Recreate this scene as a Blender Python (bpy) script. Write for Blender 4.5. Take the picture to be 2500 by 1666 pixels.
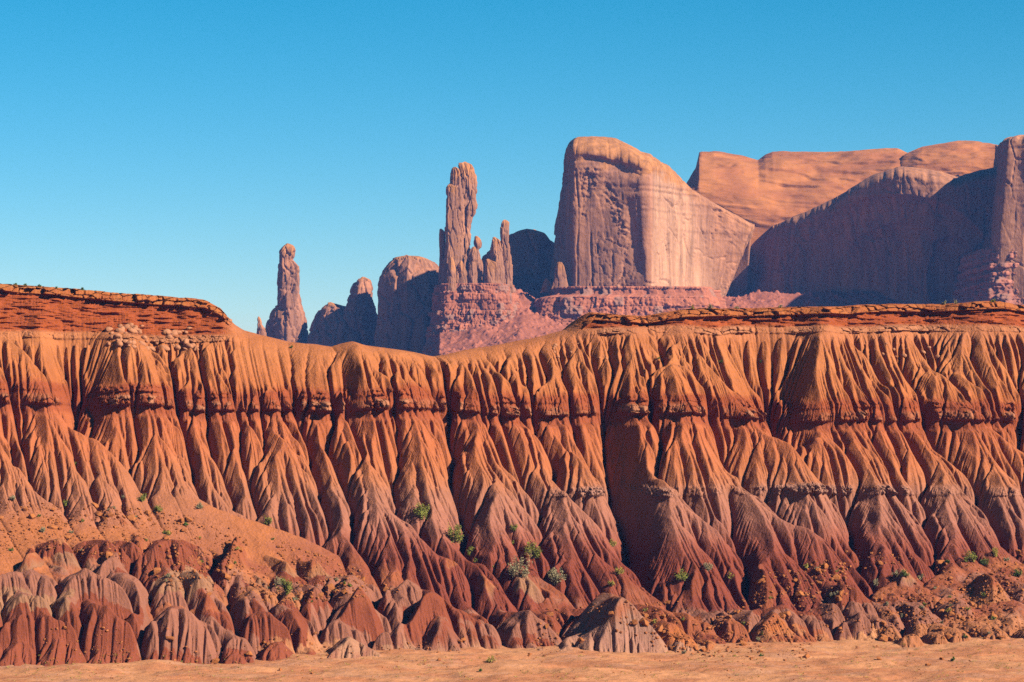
import bpy, bmesh, math, random, time
import numpy as np
from mathutils import Vector, Matrix
T00 = time.time()
for o in list(bpy.data.objects):
    bpy.data.objects.remove(o)
SC = bpy.context.scene
COL = SC.collection

# ------------------------------------------------------------------ camera
FPX, HOR = 7089.0, 1150.0          # focal length and horizon row in photo pixels (2500 x 1666)
cam = bpy.data.cameras.new('camera')
cam.sensor_width = 36.0
cam.lens = 36.0 * FPX / 2500.0
cam.shift_y = (HOR - 833.0) / 2500.0
cam.clip_start, cam.clip_end = 1.0, 30000.0
cam_o = bpy.data.objects.new('camera', cam)
COL.objects.link(cam_o)
cam_o.rotation_euler = (math.radians(90), 0, 0)
SC.camera = cam_o

# ------------------------------------------------------------------ sun, sky, exposure
SUN_AZ, SUN_EL = 58.0, 33.0        # degrees to the right of straight behind the camera, above the horizon
a, e = math.radians(SUN_AZ), math.radians(SUN_EL)
L = Vector((math.cos(e) * math.sin(a), -math.cos(e) * math.cos(a), math.sin(e)))
sun = bpy.data.lights.new('sun', 'SUN')
sun.energy, sun.angle, sun.color = 5.0, math.radians(0.5), (1.0, 0.86, 0.68)
sun_o = bpy.data.objects.new('sun', sun)
COL.objects.link(sun_o)
sun_o.rotation_euler = L.to_track_quat('Z', 'Y').to_euler()

W = bpy.data.worlds.new('World')
SC.world = W
W.use_nodes = True
nt = W.node_tree
nt.nodes.clear()
wo = nt.nodes.new('ShaderNodeOutputWorld')
bg = nt.nodes.new('ShaderNodeBackground')
sky = nt.nodes.new('ShaderNodeTexSky')
sky.sky_type = 'NISHITA'
sky.sun_disc = False
sky.sun_elevation = e
sky.sun_rotation = math.atan2(L.x, L.y)
sky.altitude = 1600
sky.air_density, sky.dust_density, sky.ozone_density = 0.784, 0.0, 5.35
tc = nt.nodes.new('ShaderNodeTexCoord')
mp = nt.nodes.new('ShaderNodeMapping')
mp.inputs['Location'].default_value = (0, 0, -0.044)
mp.inputs['Scale'].default_value = (1, 1, 0.99)
nrm = nt.nodes.new('ShaderNodeVectorMath')
nrm.operation = 'NORMALIZE'
hs = nt.nodes.new('ShaderNodeHueSaturation')
hs.inputs['Hue'].default_value = 0.4727
hs.inputs['Saturation'].default_value = 1.36
hs.inputs['Value'].default_value = 0.59
nt.links.new(tc.outputs['Generated'], mp.inputs['Vector'])
nt.links.new(mp.outputs['Vector'], nrm.inputs[0])
nt.links.new(nrm.outputs['Vector'], sky.inputs['Vector'])
nt.links.new(sky.outputs['Color'], hs.inputs['Color'])
nt.links.new(hs.outputs['Color'], bg.inputs['Color'])
bg.inputs['Strength'].default_value = 0.05
nt.links.new(bg.outputs['Background'], wo.inputs['Surface'])
SC.view_settings.view_transform = 'Standard'
SC.view_settings.look = 'None'
SC.view_settings.exposure = 1.78
SC.view_settings.gamma = 1.0
SC.cycles.max_bounces = 3
SC.cycles.diffuse_bounces = 1
SC.cycles.use_denoising = False
SC.cycles.volume_bounces = 0

# ------------------------------------------------------------------ helpers
def XZ(sx, sy, Y):
    return (sx - 1250.0) / FPX * Y, (HOR - sy) / FPX * Y

def sm(a, b, x):
    t = np.clip((x - a) / (b - a), 0, 1)
    return t * t * (3 - 2 * t)

def vnoise(x, y, seed):
    r = np.random.RandomState(seed).rand(256, 256)
    xi = np.floor(x).astype(np.int64); yi = np.floor(y).astype(np.int64)
    fx = x - xi; fy = y - yi
    fx = fx * fx * (3 - 2 * fx); fy = fy * fy * (3 - 2 * fy)
    a = r[yi & 255, xi & 255]; b = r[yi & 255, (xi + 1) & 255]
    c = r[(yi + 1) & 255, xi & 255]; d = r[(yi + 1) & 255, (xi + 1) & 255]
    return (a + (b - a) * fx) * (1 - fy) + (c + (d - c) * fx) * fy - .5

def fbm(x, y, seed, octv=4, g=.5):
    s = 0; am = 1
    for o in range(octv):
        s = s + am * vnoise(x, y, seed + o)
        x = x * 2.03 + 3.1; y = y * 2.03 + 1.7; am *= g
    return s

def h3(ix, iy, iz, k):
    n = (ix.astype(np.int64) * 374761393 + iy.astype(np.int64) * 668265263 + iz.astype(np.int64) * 2147483647 + k * 974711) & 0x7fffffff
    n = ((n ^ (n >> 13)) * 1274126177) & 0x7fffffff
    n = ((n ^ (n >> 15)) * 668265263) & 0x7fffffff
    return ((n ^ (n >> 16)) & 0xffff) / 65535.0

def noise3(x, y, z, seed=0):
    xi = np.floor(x); yi = np.floor(y); zi = np.floor(z)
    fx = x - xi; fy = y - yi; fz = z - zi
    fx = fx * fx * (3 - 2 * fx); fy = fy * fy * (3 - 2 * fy); fz = fz * fz * (3 - 2 * fz)
    out = 0
    for dx in (0, 1):
        for dy in (0, 1):
            for dz in (0, 1):
                w = (fx if dx else 1 - fx) * (fy if dy else 1 - fy) * (fz if dz else 1 - fz)
                out = out + w * h3(xi + dx, yi + dy, zi + dz, seed)
    return out - .5

def fbm3(x, y, z, seed=0, octv=3, g=.5):
    s = 0; am = 1
    for o in range(octv):
        s = s + am * noise3(x, y, z, seed + o)
        x = x * 2.02 + 1.3; y = y * 2.02 + 4.1; z = z * 2.02 + 2.7; am *= g
    return s

def voro3(x, y, z, seed=0, jit=.8):
    """nearest-cell random value, and distance to the cell border (F2-F1)"""
    xi = np.floor(x); yi = np.floor(y); zi = np.floor(z)
    d1 = np.full(x.shape, 9.0); d2 = np.full(x.shape, 9.0); v = np.zeros(x.shape)
    for dx in (-1, 0, 1):
        for dy in (-1, 0, 1):
            for dz in (-1, 0, 1):
                cx, cy, cz = xi + dx, yi + dy, zi + dz
                px = cx + .5 + jit * (h3(cx, cy, cz, seed + 1) - .5)
                py = cy + .5 + jit * (h3(cx, cy, cz, seed + 2) - .5)
                pz = cz + .5 + jit * (h3(cx, cy, cz, seed + 3) - .5)
                d = (px - x) ** 2 + (py - y) ** 2 + (pz - z) ** 2
                w = d < d1
                d2 = np.where(w, d1, np.minimum(d2, d))
                v = np.where(w, h3(cx, cy, cz, seed + 4), v)
                d1 = np.where(w, d, d1)
    return v, np.sqrt(d2) - np.sqrt(d1)

def boxblur(a, n, axis, it=2):
    for _ in range(it):
        p = np.pad(a, [(n, n) if k == axis else (0, 0) for k in range(2)], mode='edge')
        c = np.cumsum(p, axis=axis, dtype=np.float64)
        c = np.concatenate([np.zeros_like(np.take(c, [0], axis=axis)), c], axis=axis)
        N = a.shape[axis]; w = 2 * n + 1
        a = (np.take(c, np.arange(w, w + N), axis=axis) - np.take(c, np.arange(0, N), axis=axis)) / w
    return a

def upsample(h, f):
    nr, ns = h.shape
    r = np.linspace(0, nr - 1, (nr - 1) * f + 1); c = np.linspace(0, ns - 1, (ns - 1) * f + 1)
    ci = np.clip(c.astype(int), 0, ns - 2); fc = c - ci
    a = h[:, ci] * (1 - fc) + h[:, ci + 1] * fc
    ri = np.clip(r.astype(int), 0, nr - 2); fr = (r - ri)[:, None]
    return a[ri] * (1 - fr) + a[ri + 1] * fr

def erode(h, ds, dt, Kf, m, nit, D, dtm, target=None, rest=.1, win=16, seed=0, tw=4, wrap=False):
    """rill erosion: water runs down row by row, cuts by stream power, slopes creep"""
    nr, ns = h.shape
    rs = np.random.RandomState(seed)
    idx = np.arange(ns)
    sh = (-2, -1, 0, 1, 2)
    dist = [math.hypot(k * ds, dt) for k in sh]
    jit = [1 + .25 * rs.rand(nr - 1, ns) for k in sh]
    for it in range(nit):
        best = np.full((nr - 1, ns), -1e9); rec = np.zeros((nr - 1, ns), np.int64); bd = np.ones((nr - 1, ns))
        for k, d, j in zip(sh, dist, jit):
            tgt = (idx + k) % ns if wrap else np.clip(idx + k, 0, ns - 1)
            s = (h[:-1] - h[1:, tgt]) / d * j
            w = s > best
            best = np.where(w, s, best); rec = np.where(w, tgt[None], rec); bd = np.where(w, d, bd)
        A = np.full((nr, ns), ds * dt)
        for r in range(nr - 1):
            A[r + 1] += np.bincount(rec[r], A[r], ns)
        F = Kf(h) * A ** m * dtm
        hn = h.copy()
        for r in range(nr - 2, -1, -1):
            f = F[r] / bd[r]; t = hn[r + 1][rec[r]]
            hn[r] = np.where(t < h[r], (h[r] + f * t) / (1 + f), h[r])
        h = hn
        p = np.pad(h, ((1, 1), (0, 0)), mode='edge')
        q = np.pad(h, ((0, 0), (1, 1)), mode='wrap' if wrap else 'edge')
        h = h + D * dtm * ((q[:, :-2] + q[:, 2:] - 2 * h) / ds ** 2 + (p[:-2] + p[2:] - 2 * h) / dt ** 2)
        if target is not None and rest > 0:
            h = h + rest * boxblur(boxblur(target - h, win, 1), tw, 0)
    return h, A

def slump(h, ds, tanx, it=4):
    for _ in range(it):
        d = h[:, 1:] - h[:, :-1]
        ex = np.clip(np.abs(d) - tanx * ds, 0, None) * np.sign(d) * .35
        h = h.copy(); h[:, :-1] += ex; h[:, 1:] -= ex
    return h

def link(o, parent=None):
    COL.objects.link(o)
    if parent is not None:
        o.parent = parent
    return o

def tag(o, label=None, cat=None, group=None, kind=None):
    for k, v in (('label', label), ('category', cat), ('group', group), ('kind', kind)):
        if v:
            o[k] = v
    return o

def mesh_np(name, V, faces, mat, col=None, smooth=True, parent=None, obj=True):
    """faces: int array (n,4) or (n,3)"""
    me = bpy.data.meshes.new(name)
    V = np.ascontiguousarray(V, dtype=np.float32).reshape(-1, 3)
    n, k = faces.shape
    me.vertices.add(len(V)); me.vertices.foreach_set('co', V.ravel())
    me.loops.add(n * k); me.loops.foreach_set('vertex_index', np.ascontiguousarray(faces, dtype=np.int32).ravel())
    me.polygons.add(n)
    me.polygons.foreach_set('loop_start', np.arange(0, n * k, k, dtype=np.int32))
    me.polygons.foreach_set('use_smooth', np.full(n, smooth, dtype=bool))
    me.update(calc_edges=True)
    if col is not None:
        at = me.color_attributes.new('tint', 'FLOAT_COLOR', 'POINT')
        c = np.ones((len(V), 4), np.float32); c[:, :3] = np.asarray(col).reshape(-1, 3)
        at.data.foreach_set('color', c.ravel())
    if mat:
        me.materials.append(mat)
    if not obj:
        return me
    return link(bpy.data.objects.new(name, me), parent)

def grid_faces(nr, ns, wrap=False):
    i = np.arange(nr * ns).reshape(nr, ns)
    if wrap:
        i = np.concatenate([i, i[:, :1]], 1)
    return np.stack([i[:-1, :-1], i[1:, :-1], i[1:, 1:], i[:-1, 1:]], -1).reshape(-1, 4)

# ------------------------------------------------------------------ materials
ALB = .43                            # overall level of the rock and soil colours
def mat_rock(name, tint=True, base=(.4, .15, .06), var=.25, bump=.5, bscale=2.0, stretch=(1, 1, 1), streak=0.0, rough=.95, crack=0.0, cscale=3.0, speck=0.0):
    m = bpy.data.materials.new(name); m.use_nodes = True
    n = m.node_tree; n.nodes.clear()
    N = n.nodes.new; Lk = n.links.new
    out = N('ShaderNodeOutputMaterial'); b = N('ShaderNodeBsdfPrincipled')
    b.inputs['Roughness'].default_value = rough
    b.inputs['Specular IOR Level'].default_value = 0.08
    Lk(b.outputs[0], out.inputs['Surface'])
    geo = N('ShaderNodeNewGeometry')
    mp = N('ShaderNodeMapping'); mp.inputs['Scale'].default_value = stretch
    Lk(geo.outputs['Position'], mp.inputs['Vector'])
    n1 = N('ShaderNodeTexNoise'); n1.inputs['Scale'].default_value = bscale; n1.inputs['Detail'].default_value = 6; n1.inputs['Roughness'].default_value = .65
    Lk(mp.outputs[0], n1.inputs['Vector'])
    n2 = N('ShaderNodeTexNoise'); n2.inputs['Scale'].default_value = bscale * .13; n2.inputs['Detail'].default_value = 4
    Lk(mp.outputs[0], n2.inputs['Vector'])
    if tint:
        c = N('ShaderNodeVertexColor'); c.layer_name = 'tint'; src = c.outputs['Color']
    else:
        c = N('ShaderNodeRGB'); c.outputs[0].default_value = (*base, 1); src = c.outputs[0]
    # brightness variation
    add = N('ShaderNodeMath'); add.operation = 'ADD'
    Lk(n1.outputs['Fac'], add.inputs[0]); Lk(n2.outputs['Fac'], add.inputs[1])
    mr = N('ShaderNodeMapRange'); mr.inputs['From Min'].default_value = .6; mr.inputs['From Max'].default_value = 1.4
    mr.inputs['To Min'].default_value = ALB * (1 - var); mr.inputs['To Max'].default_value = ALB * (1 + var)
    Lk(add.outputs[0], mr.inputs['Value'])
    mul = N('ShaderNodeVectorMath'); mul.operation = 'SCALE'
    Lk(src, mul.inputs[0]); Lk(mr.outputs[0], mul.inputs['Scale'])
    cur = mul.outputs[0]
    if streak > 0:
        m3 = N('ShaderNodeMapping'); m3.inputs['Scale'].default_value = (.22, .22, .012)
        Lk(geo.outputs['Position'], m3.inputs['Vector'])
        n3 = N('ShaderNodeTexNoise'); n3.inputs['Scale'].default_value = 1.0; n3.inputs['Detail'].default_value = 5; n3.inputs['Roughness'].default_value = .7
        Lk(m3.outputs[0], n3.inputs['Vector'])
        r3 = N('ShaderNodeMapRange'); r3.inputs['From Min'].default_value = .38; r3.inputs['From Max'].default_value = .62
        r3.inputs['To Min'].default_value = 1 - streak; r3.inputs['To Max'].default_value = 1 + streak * .35
        Lk(n3.outputs['Fac'], r3.inputs['Value'])
        mu3 = N('ShaderNodeVectorMath'); mu3.operation = 'SCALE'
        Lk(cur, mu3.inputs[0]); Lk(r3.outputs[0], mu3.inputs['Scale']); cur = mu3.outputs[0]
    if speck > 0:
        vo = N('ShaderNodeTexVoronoi'); vo.inputs['Scale'].default_value = 3.2
        Lk(geo.outputs['Position'], vo.inputs['Vector'])
        r4 = N('ShaderNodeMapRange'); r4.inputs['From Min'].default_value = .1; r4.inputs['From Max'].default_value = .3
        r4.inputs['To Min'].default_value = 1 + speck; r4.inputs['To Max'].default_value = 1
        Lk(vo.outputs['Distance'], r4.inputs['Value'])
        mu4 = N('ShaderNodeVectorMath'); mu4.operation = 'SCALE'
        Lk(cur, mu4.inputs[0]); Lk(r4.outputs[0], mu4.inputs['Scale']); cur = mu4.outputs[0]
    Lk(cur, b.inputs['Base Color'])
    bp = N('ShaderNodeBump'); bp.inputs['Strength'].default_value = bump; bp.inputs['Distance'].default_value = 1.0 / bscale
    hsrc = n1.outputs['Fac']
    if crack > 0:
        v = N('ShaderNodeTexVoronoi'); v.feature = 'DISTANCE_TO_EDGE'; v.inputs['Scale'].default_value = cscale
        nd = N('ShaderNodeTexNoise'); nd.inputs['Scale'].default_value = cscale * .6
        Lk(mp.outputs[0], nd.inputs['Vector'])
        ad = N('ShaderNodeVectorMath'); ad.operation = 'ADD'
        Lk(mp.outputs[0], ad.inputs[0]); Lk(nd.outputs['Color'], ad.inputs[1])
        Lk(ad.outputs[0], v.inputs['Vector'])
        r5 = N('ShaderNodeMapRange'); r5.inputs['From Max'].default_value = .22; r5.inputs['To Max'].default_value = crack
        Lk(v.outputs['Distance'], r5.inputs['Value'])
        ad2 = N('ShaderNodeMath'); ad2.operation = 'ADD'
        Lk(hsrc, ad2.inputs[0]); Lk(r5.outputs[0], ad2.inputs[1]); hsrc = ad2.outputs[0]
    Lk(hsrc, bp.inputs['Height'])
    Lk(bp.outputs[0], b.inputs['Normal'])
    return m

M_CLIFF = mat_rock('badland_clay', var=.22, bump=.55, bscale=3.5, stretch=(1, .8, .6), speck=.25)
M_MOUND = mat_rock('mound_clay', var=.2, bump=.55, bscale=4.0, crack=.35, cscale=2.6, stretch=(1.3, 1.3, .6))
M_GROUND = mat_rock('desert_sand', var=.22, bump=.35, bscale=1.8, speck=.15)
M_FAR = mat_rock('far_sandstone', var=.18, bump=.3, bscale=.7, stretch=(1, 1, .5), streak=.34)
M_FARLED = mat_rock('far_ledge_stone', var=.2, bump=.3, bscale=.6)
M_SLICK = mat_rock('slickrock', var=.16, bump=.3, bscale=.5, stretch=(.5, .5, 3))
M_ROCK = mat_rock('boulder_stone', tint=False, base=(.42, .15, .05), var=.3, bump=.5, bscale=6)
M_PALE = mat_rock('pale_boulder_stone', tint=False, base=(.47, .21, .115), var=.25, bump=.5, bscale=6)

# ------------------------------------------------------------------ badlands escarpment (terrain)
Y0, KS = 446.0, 0.18                # rim distance and how much further the right end lies
DS = 1.0625                         # photo pixels per unit of the traced outlines below

def shear(T):                       # spurs run down towards the right
    return np.interp(T, [-14, 0, 6, 16, 28, 44, 64], [-1.5, 0, 0.8, 3.5, 8.5, 16.0, 24.0])

def prof(T):
    return np.interp(T, [-14, -3, 2.0, 3.2, 6, 16, 18.5, 28, 41, 70],
                        [39, 28.5, 24.6, 23.2, 21.1, 11.5, 7.4, -2.9, -14.3, -40])

RIM = np.array([(-200, 640), (0, 648), (100, 655), (260, 672), (390, 682), (470, 688), (505, 705), (540, 742), (560, 757), (600, 770), (660, 783), (700, 788), (760, 791),
                (782, 787), (808, 785), (835, 795), (870, 800), (940, 808), (1000, 812), (1050, 805), (1150, 790), (1250, 770), (1300, 757),
                (1325, 738), (1350, 719), (1400, 724), (1470, 728), (1510, 720), (1560, 713), (1700, 710), (1800, 708), (1930, 706), (1985, 700), (2040, 698), (2160, 699), (2280, 694), (2353, 703), (2600, 700)], float)
TOE = np.array([(-300, 1150), (0, 1150), (250, 1175), (400, 1215), (600, 1275), (900, 1372), (1100, 1400), (1500, 1415), (1800, 1395), (2000, 1335), (2200, 1290), (2353, 1265), (2700, 1230)], float)

def rim_z(s):
    Y = Y0 + KS * s
    px = (1250 + FPX * s / Y) / DS
    return (HOR - DS * np.interp(px, RIM[:, 0], RIM[:, 1])) / FPX * Y, px

def capmask(px):                    # where a hard cap survives on the rim
    return np.clip(1 - sm(500, 545, px) + sm(1305, 1345, px), 0, 1)

def ground_z(X, Y):
    z = -23.3 + .040 * (Y - 385.0) + .0045 * np.clip(X, -100, 100)
    return z

# traced gullies and spurs: (x, y) at head, (x, y) lower down in outline units, half width m, depth m (negative = spur)
GUL = [(165, 755, 180, 880, 3.2, 8.0), (785, 830, 830, 1000, 1.2, 1.6), (1038, 850, 1075, 1230, 1.5, 3.2), (1385, 860, 1440, 1180, 2.0, 4.2),
       (1735, 775, 1815, 960, 4.6, 7.5), (2065, 790, 2150, 1000, 1.7, 2.6), (2340, 860, 2350, 1000, 1.8, 3.0), (905, 990, 905, 1080, 1.6, 2.0),
       (1665, 1000, 1700, 1250, 1.6, 2.4), (40, 880, 60, 960, 1.3, 1.8), (300, 850, 310, 960, 1.4, 2.0), (1450, 1120, 1460, 1240, 2.0, 2.0),
       (1940, 1120, 1960, 1250, 1.6, 2.0), (600, 930, 720, 1150, 1.5, 1.5), (470, 900, 520, 1050, 1.3, 1.6),
       (100, 735, 120, 900, 1.6, -1.8), (245, 745, 330, 890, 4.5, -2.2), (800, 790, 870, 940, 2.2, -1.6), (1130, 830, 1180, 960, 2.2, -2.0), (1545, 870, 1600, 1100, 2.4, -2.2),
       (1905, 735, 1880, 980, 2.2, -2.4), (2150, 850, 2200, 960, 2.4, -2.2), (1800, 980, 1900, 1300, 2.6, -1.8), (1000, 960, 1300, 1330, 2.6, -1.6),
       (560, 930, 960, 1290, 2.8, -1.4), (2230, 960, 2300, 1200, 2.2, -1.8), (1480, 1000, 1560, 1250, 2.6, -1.8)]

def px_T(y):                        # row of the outline -> T on the mean face
    tt = np.linspace(-6, 55, 400)
    row = (HOR - prof(tt) / (Y0 - tt) * FPX) / DS
    row = HOR / DS - prof(tt) * FPX / (Y0 - tt) / DS
    return np.interp(y, row, tt)

def px_s(x, y):
    T = px_T(y)
    s = 0.0
    for _ in range(6):
        Y = Y0 + KS * s - T
        X = (DS * x - 1250) / FPX * Y
        s = float(X - shear(T))
    return s, float(T)

def base_slope(S, T):
    Yw = Y0 + KS * S - T
    core = prof(T + 5.5 * fbm(S / 19, T / 60, 140, 3) * sm(-3, 3, T))
    rz, px = rim_z(S)
    cm = capmask(px)
    # traced gullies and spurs
    for (xa, ya, xb, yb, w, d) in GUL:
        sa, ta = px_s(xa, ya); sb, tb = px_s(xb, yb)
        u = np.clip((T - ta) / (tb - ta), -.6, 1.8)
        c = sa + (sb - sa) * u + np.sin(T * .7 + xa) * .35
        r = np.exp(-((S - c) / (w * (1 + .25 * np.clip(u, 0, 1)))) ** 2) * sm(ta - 1.5, ta + 2.5, T) * (1 - sm(tb, tb + 7, T))
        core = core - d * r * 1.0
    top = rz - .02 * np.clip(-T, 0, 20) - (1 - cm) * .25 * np.clip(-T + 3, 0, 30) ** 1.0 * 0
    k = .35 + .9 * (1 - cm)                              # soft shoulder where there is no cap
    h = -k * np.logaddexp(-core / k, -top / k)
    # debris apron
    X40 = S + shear(T); pxa = (1250 + FPX * X40 / Yw) / DS
    zt = (HOR - DS * np.interp(pxa, TOE[:, 0], TOE[:, 1])) / FPX * 414.0
    tt = np.interp(-zt, -np.array([39, 28.5, 24.6, 23.2, 21.1, 11.5, 7.4, -2.9, -14.3, -40.0]), [-14, -3, 2.0, 3.2, 6, 16, 18.5, 28, 41, 70])
    ap = zt - np.interp(T - tt, [-50, 0, 12, 40], [30, 0, -6.0, -16.5]) * np.where(T > tt, -1, 1) * -1
    ap = np.where(T > tt, zt - np.interp(T - tt, [0, 10, 22, 31, 45], [0, 4.6, 9.4, 19.0, 26.0]), zt + np.minimum((tt - T) * .8, 5.0))
    g = ground_z(X40, Yw)
    ap = np.maximum(ap, g - 1.5)
    k = .7
    h2 = k * np.logaddexp(h / k, ap / k)
    return h2, sm(-.2, 1.5, ap - h), cm, ap - g


# low clay hills at the foot: rounded spurs and domes that grow out of the apron
LAV, GREY, BRICK, RUST, TAN, DUST = (.31, .125, .082), (.34, .165, .095), (.25, .066, .034), (.33, .10, .045), (.40, .155, .07), (.42, .21, .13)
# apex x, apex y, left x, right x, foot y (photo pixels), depth/width, template, turn, colours from top to foot
HILLS = [
    (274, 1356, 20, 420, 1530, .75, 0, .3, (LAV, LAV, BRICK, BRICK)), (200, 1452, 72, 300, 1585, .7, 1, 1.0, (BRICK, BRICK, BRICK, LAV)), (310, 1466, 225, 385, 1592, .75, 2, 2.0, (BRICK, BRICK, BRICK, LAV)),
    (2, 1476, -95, 110, 1600, .8, 3, .5, (BRICK, BRICK, LAV, DUST)), (500, 1453, 385, 610, 1597, .7, 4, 1.3, (BRICK, RUST, BRICK, LAV)), (635, 1460, 560, 782, 1600, .65, 1, 3.6, (BRICK, BRICK, BRICK, LAV)),
    (655, 1520, 600, 720, 1603, .7, 0, 2.2, (LAV, BRICK, BRICK, LAV)), (790, 1424, 690, 900, 1560, .7, 2, 4.0, (LAV, BRICK, BRICK, BRICK)), (885, 1440, 720, 1000, 1595, .65, 3, 2.6, (RUST, BRICK, BRICK, LAV)),
    (1035, 1447, 930, 1250, 1592, .6, 4, .2, (BRICK, BRICK, BRICK, DUST)), (1083, 1512, 1030, 1175, 1596, .7, 0, 4.4, (LAV, BRICK, LAV, DUST)), (1097, 1354, 1012, 1205, 1470, .8, 1, 5.2, (RUST, TAN, TAN, LAV)),
    (1180, 1400, 1110, 1290, 1500, .7, 3, 1.1, (RUST, TAN, LAV, LAV)), (1263, 1408, 1225, 1375, 1497, .7, 2, .6, (GREY, GREY, LAV, LAV)), (1245, 1513, 1195, 1345, 1578, .8, 4, 2.9, (BRICK, BRICK, LAV, LAV)),
    (1190, 1494, 1155, 1245, 1552, .8, 0, 5.5, (BRICK, BRICK, BRICK, LAV)), (1285, 1475, 1240, 1320, 1530, .8, 1, 2.4, (BRICK, BRICK, BRICK, BRICK)), (1534, 1458, 1330, 1720, 1597, .62, 3, 4.2, (RUST, (.33, .17, .12), (.35, .17, .125), DUST)),
    (1420, 1448, 1310, 1570, 1530, .7, 0, 3.1, (LAV, BRICK, BRICK, BRICK)), (577, 1412, 520, 660, 1475, .8, 4, 5.0, (LAV, LAV, BRICK, BRICK)), (155, 1304, 105, 250, 1385, .8, 2, 3.3, (TAN, TAN, GREY, LAV)),
    (160, 1370, 60, 235, 1455, .75, 3, 5.9, (GREY, LAV, LAV, BRICK)), (330, 1296, 295, 430, 1385, .9, 1, .9, (RUST, RUST, TAN, GREY)), (440, 1342, 400, 530, 1425, .8, 0, 1.9, (RUST, TAN, GREY, LAV)),
    (565, 1304, 525, 655, 1408, .8, 3, 2.2, (RUST, RUST, RUST, TAN)), (705, 1350, 660, 790, 1445, .8, 4, 3.8, (TAN, TAN, GREY, LAV)), (770, 1358, 715, 870, 1450, .75, 2, 1.5, (RUST, TAN, GREY, LAV)),
    (70, 1332, 0, 115, 1420, .8, 1, 4.6, (TAN, RUST, GREY, GREY)), (415, 1542, 300, 545, 1612, .7, 2, .1, (BRICK, LAV, DUST, DUST)), (860, 1565, 740, 1010, 1620, .6, 0, .9, (DUST, LAV, DUST, DUST)),
    (2068, 1422, 1940, 2270, 1545, .65, 1, 5.4, (BRICK, BRICK, BRICK, LAV)), (1862, 1352, 1795, 1905, 1490, .9, 2, 5.0, (BRICK, BRICK, BRICK, RUST)), (1700, 1385, 1610, 1815, 1505, .8, 4, .4, (BRICK, BRICK, BRICK, RUST)),
    (1922, 1423, 1870, 1975, 1490, .8, 3, 3.0, (BRICK, BRICK, RUST, RUST)), (2268, 1440, 2215, 2330, 1500, .7, 0, 1.2, (RUST, BRICK, TAN, TAN)), (1875, 1505, 1800, 2040, 1575, .7, 2, 2.7, (RUST, (.42, .13, .04), TAN, TAN)),
    (1640, 1515, 1560, 1800, 1590, .7, 1, 1.7, (RUST, (.42, .13, .04), (.42, .14, .05), TAN)), (1505, 1416, 1460, 1660, 1480, .7, 0, 2.1, (BRICK, BRICK, RUST, RUST)), (1370, 1402, 1290, 1470, 1470, .7, 3, .7, (BRICK, BRICK, BRICK, BRICK)),
    (2420, 1400, 2330, 2560, 1500, .7, 4, 2.2, (RUST, TAN, TAN, TAN)), (2170, 1480, 2090, 2300, 1550, .7, 2, 4.8, (BRICK, TAN, TAN, TAN)), (640, 1400, 600, 700, 1450, .8, 3, 1.2, (TAN, GREY, LAV, BRICK)), (960, 1395, 860, 1040, 1470, .7, 1, .3, (RUST, RUST, LAV, BRICK)), (840, 1388, 790, 930, 1440, .7, 0, 2.8, (RUST, TAN, LAV, LAV))]


def ray_foot(sx, sy):
    """where the sight line of a photo pixel meets the apron or the floor"""
    Y = np.arange(352.0, 450.0, .25)
    X, Z = XZ(sx, sy, Y)
    S = X.copy()
    for _ in range(12):
        T = Y0 + KS * S - Y
        S = X - shear(T)
    surf = np.maximum(base_slope(S, T)[0], ground_z(X, Y))
    k = np.argmax(surf >= Z) if (surf >= Z).any() else 60
    return X[k], Y[k], Z[k]

HILLW = None
def place_hills():
    global HILLW
    HILLW = []
    rs = np.random.RandomState(12)
    extra = []
    pal = ((RUST, TAN, LAV, BRICK), (TAN, GREY, LAV, LAV), (BRICK, BRICK, BRICK, LAV), (RUST, RUST, TAN, TAN))
    for i in range(44):
        left = i < 28
        x = rs.uniform(-20, 1250) if left else rs.uniform(1300, 2480)
        top = np.interp(x, [0, 300, 700, 1000, 1250, 1500, 1900, 2200, 2500], [1290, 1280, 1360, 1440, 1480, 1470, 1470, 1430, 1400])
        y = rs.uniform(top, 1560 if left else 1530); w = 16 + 66 * rs.rand() ** 1.8
        hgt = w * rs.uniform(.55, 1.0)
        extra.append((x + rs.uniform(-.2, .2) * w, y - hgt, x - w, x + w, y, .8, 0, rs.uniform(0, 6), pal[(0 if y < 1400 else 2) if rs.rand() < .7 else rs.randint(4)]))
    for (ax, ay, xl, xr, fy, dw, t, turn, cols) in list(HILLS) + extra:
        X, Y, Z = ray_foot((xl + xr) / 2, fy)
        hw = (xr - xl) / 2 / FPX * Y * 1.15
        cy = Y + hw * dw
        cx = ((xl + xr) / 2 - 1250) / FPX * cy
        apx, apz = XZ(ax, ay, cy)
        HILLW.append((cx, cy, apx, apz, hw, hw * dw, Z - .4, turn, cols))

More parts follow.
